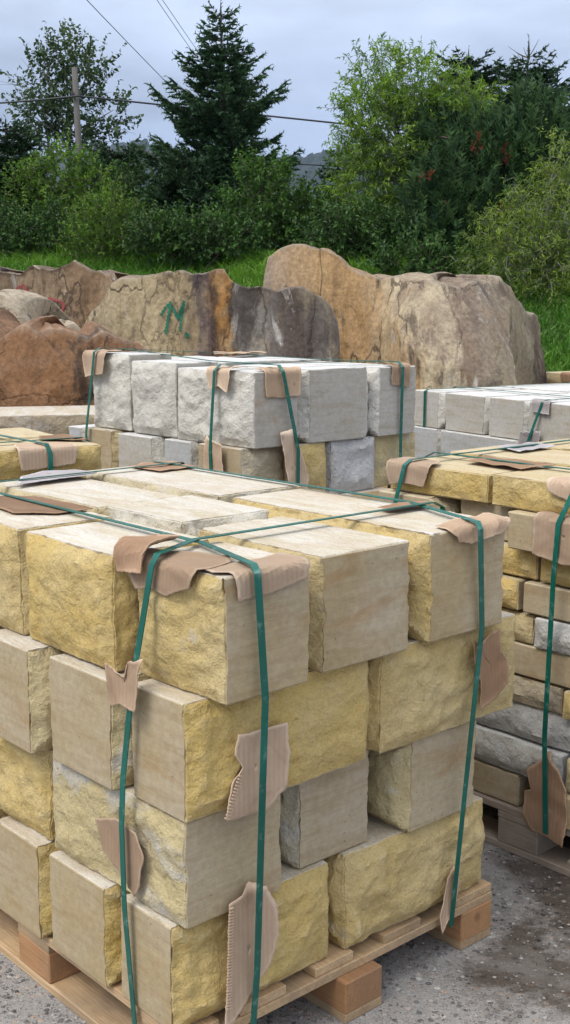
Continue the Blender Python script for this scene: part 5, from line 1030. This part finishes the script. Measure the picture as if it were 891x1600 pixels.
# ------------------------------------------------------------------ utility pole and cables
Yq = 21.0; top = at(119, 106, Yq); foot = at(128, 300, Yq); fz = float(bank_z(np.array([foot[0]]), np.array([Yq]))[0]); 
root = tree_root('utility_pole', (foot[0], Yq, fz), 'grey wooden utility pole in front of the sparse tree', 'utility pole', None)
hh = top[2] - fz; V, F = tube([[0, 0, -.3], [-.02, 0, hh * .5], [top[0] - foot[0] - .03, 0, hh]], [.070, .062, .052], 12); link('shaft', mesh_np('shaft', np.concatenate([V, [[top[0] - foot[0] - .03, 0, hh + .02]]]), [F, np.array([[24 + k, 24 + (k + 1) % 12, 36] for k in range(12)])], [POLE_WOOD]), root)
cz_ = at(121, 152, Yq)[2] - fz
for x in (-.09, .06):
    V, F = tube([[x - .02, -.07, cz_ - .02], [x - .02, -.08, cz_ + .05], [x - .02, -.08, cz_ + .10]], [.02, .03, .016], 8); link('insulator', mesh_np('insulator', V, F, [CABLE]), root)
def cable(p, q, sag, r, label):
    p, q = np.array(p), np.array(q); t = np.linspace(0, 1, 40)[:, None]; P = p + (q - p) * t - np.array([0, 0, 1]) * sag * 4 * t * (1 - t)
    V, F = tube(P - p, np.full(40, r), 5); link('power_cable', mesh_np('power_cable', V, F, [CABLE]), None, label, 'cable', 'overhead cables').location = p
cable(at(-420, 150, 21), at(121, 150, 20.9), .18, .018, 'upper overhead cable from the pole to the left photo edge')
cable(at(121, 150, 20.9), at(980, 240, 23), .0, .018, 'upper overhead cable from the pole towards the willow')
cable(at(-420, 172, 21.2), at(1000, 270, 23.2), .30, .015, 'lower overhead cable crossing behind the fir')
cable(at(-300, 236, 30), at(1000, 262, 30), .10, .007, 'lowest thin cable seen in the gaps left and right of the fir')
cable(at(60, -80, 9), at(395, 260, 26), .05, .0045, 'thin cable slanting down to the fir from the upper left')
cable(at(205, -60, 10), at(420, 245, 27), .05, .0035, 'left one of the two close cables above the fir')
cable(at(212, -62, 10), at(430, 246, 27), .05, .0035, 'right one of the two close cables above the fir')

# ------------------------------------------------------------------ loose grit on the yard
rp = np.random.default_rng(21); n = 15000
px_ = rp.uniform(-.9, 2.0, n); py_ = rp.uniform(-.75, 1.3, n); sz = .0018 + .0055 * rp.random(n) ** 4 + np.where(rp.random(n) < .012, .005, 0)
oct_ = np.array([[1, 0, 0], [0, 1, 0], [-1, 0, 0], [0, -1, 0], [0, 0, .6], [0, 0, -.6]], float); F8 = np.array([[0, 1, 4], [1, 2, 4], [2, 3, 4], [3, 0, 4], [1, 0, 5], [2, 1, 5], [3, 2, 5], [0, 3, 5]])
V = oct_[None] * sz[:, None, None] * rp.uniform(.6, 1.3, (n, 6, 1)); an = rp.uniform(0, 6.28, n); cs, sn = np.cos(an)[:, None], np.sin(an)[:, None]
V = np.stack([V[..., 0] * cs - V[..., 1] * sn, V[..., 0] * sn + V[..., 1] * cs, V[..., 2]], -1) + np.c_[px_, py_, sz * .25][:, None]
GRIT = leaf_mat('grit', (.06, .055, .05), (.36, .335, .31), .9, 0.0)
link('gravel', mesh_np('gravel', V.reshape(-1, 3), (np.arange(n)[:, None, None] * 6 + F8[None]).reshape(-1, 3), [GRIT], smooth=False, tint=np.repeat(rp.random(n), 6)), None, 'loose grit scattered over the concrete yard', 'gravel', None, 'stuff')

# ------------------------------------------------------------------ damp air, far hill fades to blue
m = bpy.data.materials.new('damp air'); m.use_nodes = True; nt = m.node_tree; nt.nodes.clear()
out = nt.nodes.new('ShaderNodeOutputMaterial'); vp = nt.nodes.new('ShaderNodeVolumePrincipled'); vp.inputs['Density'].default_value = 0.00012; vp.inputs['Color'].default_value = (.62, .78, 1.0, 1); vp.inputs['Anisotropy'].default_value = .2
nt.links.new(vp.outputs[0], out.inputs['Volume'])
bm = bmesh.new(); bmesh.ops.create_cube(bm, size=1.0); me = bpy.data.meshes.new('haze'); bmesh.ops.scale(bm, vec=(7000, 10000, 360), verts=bm.verts); bm.to_mesh(me); bm.free(); me.materials.append(m)
o = link('haze', me, None, 'thin damp air over the whole place', 'haze', None, 'stuff'); o.location = (0, 1900, 177)
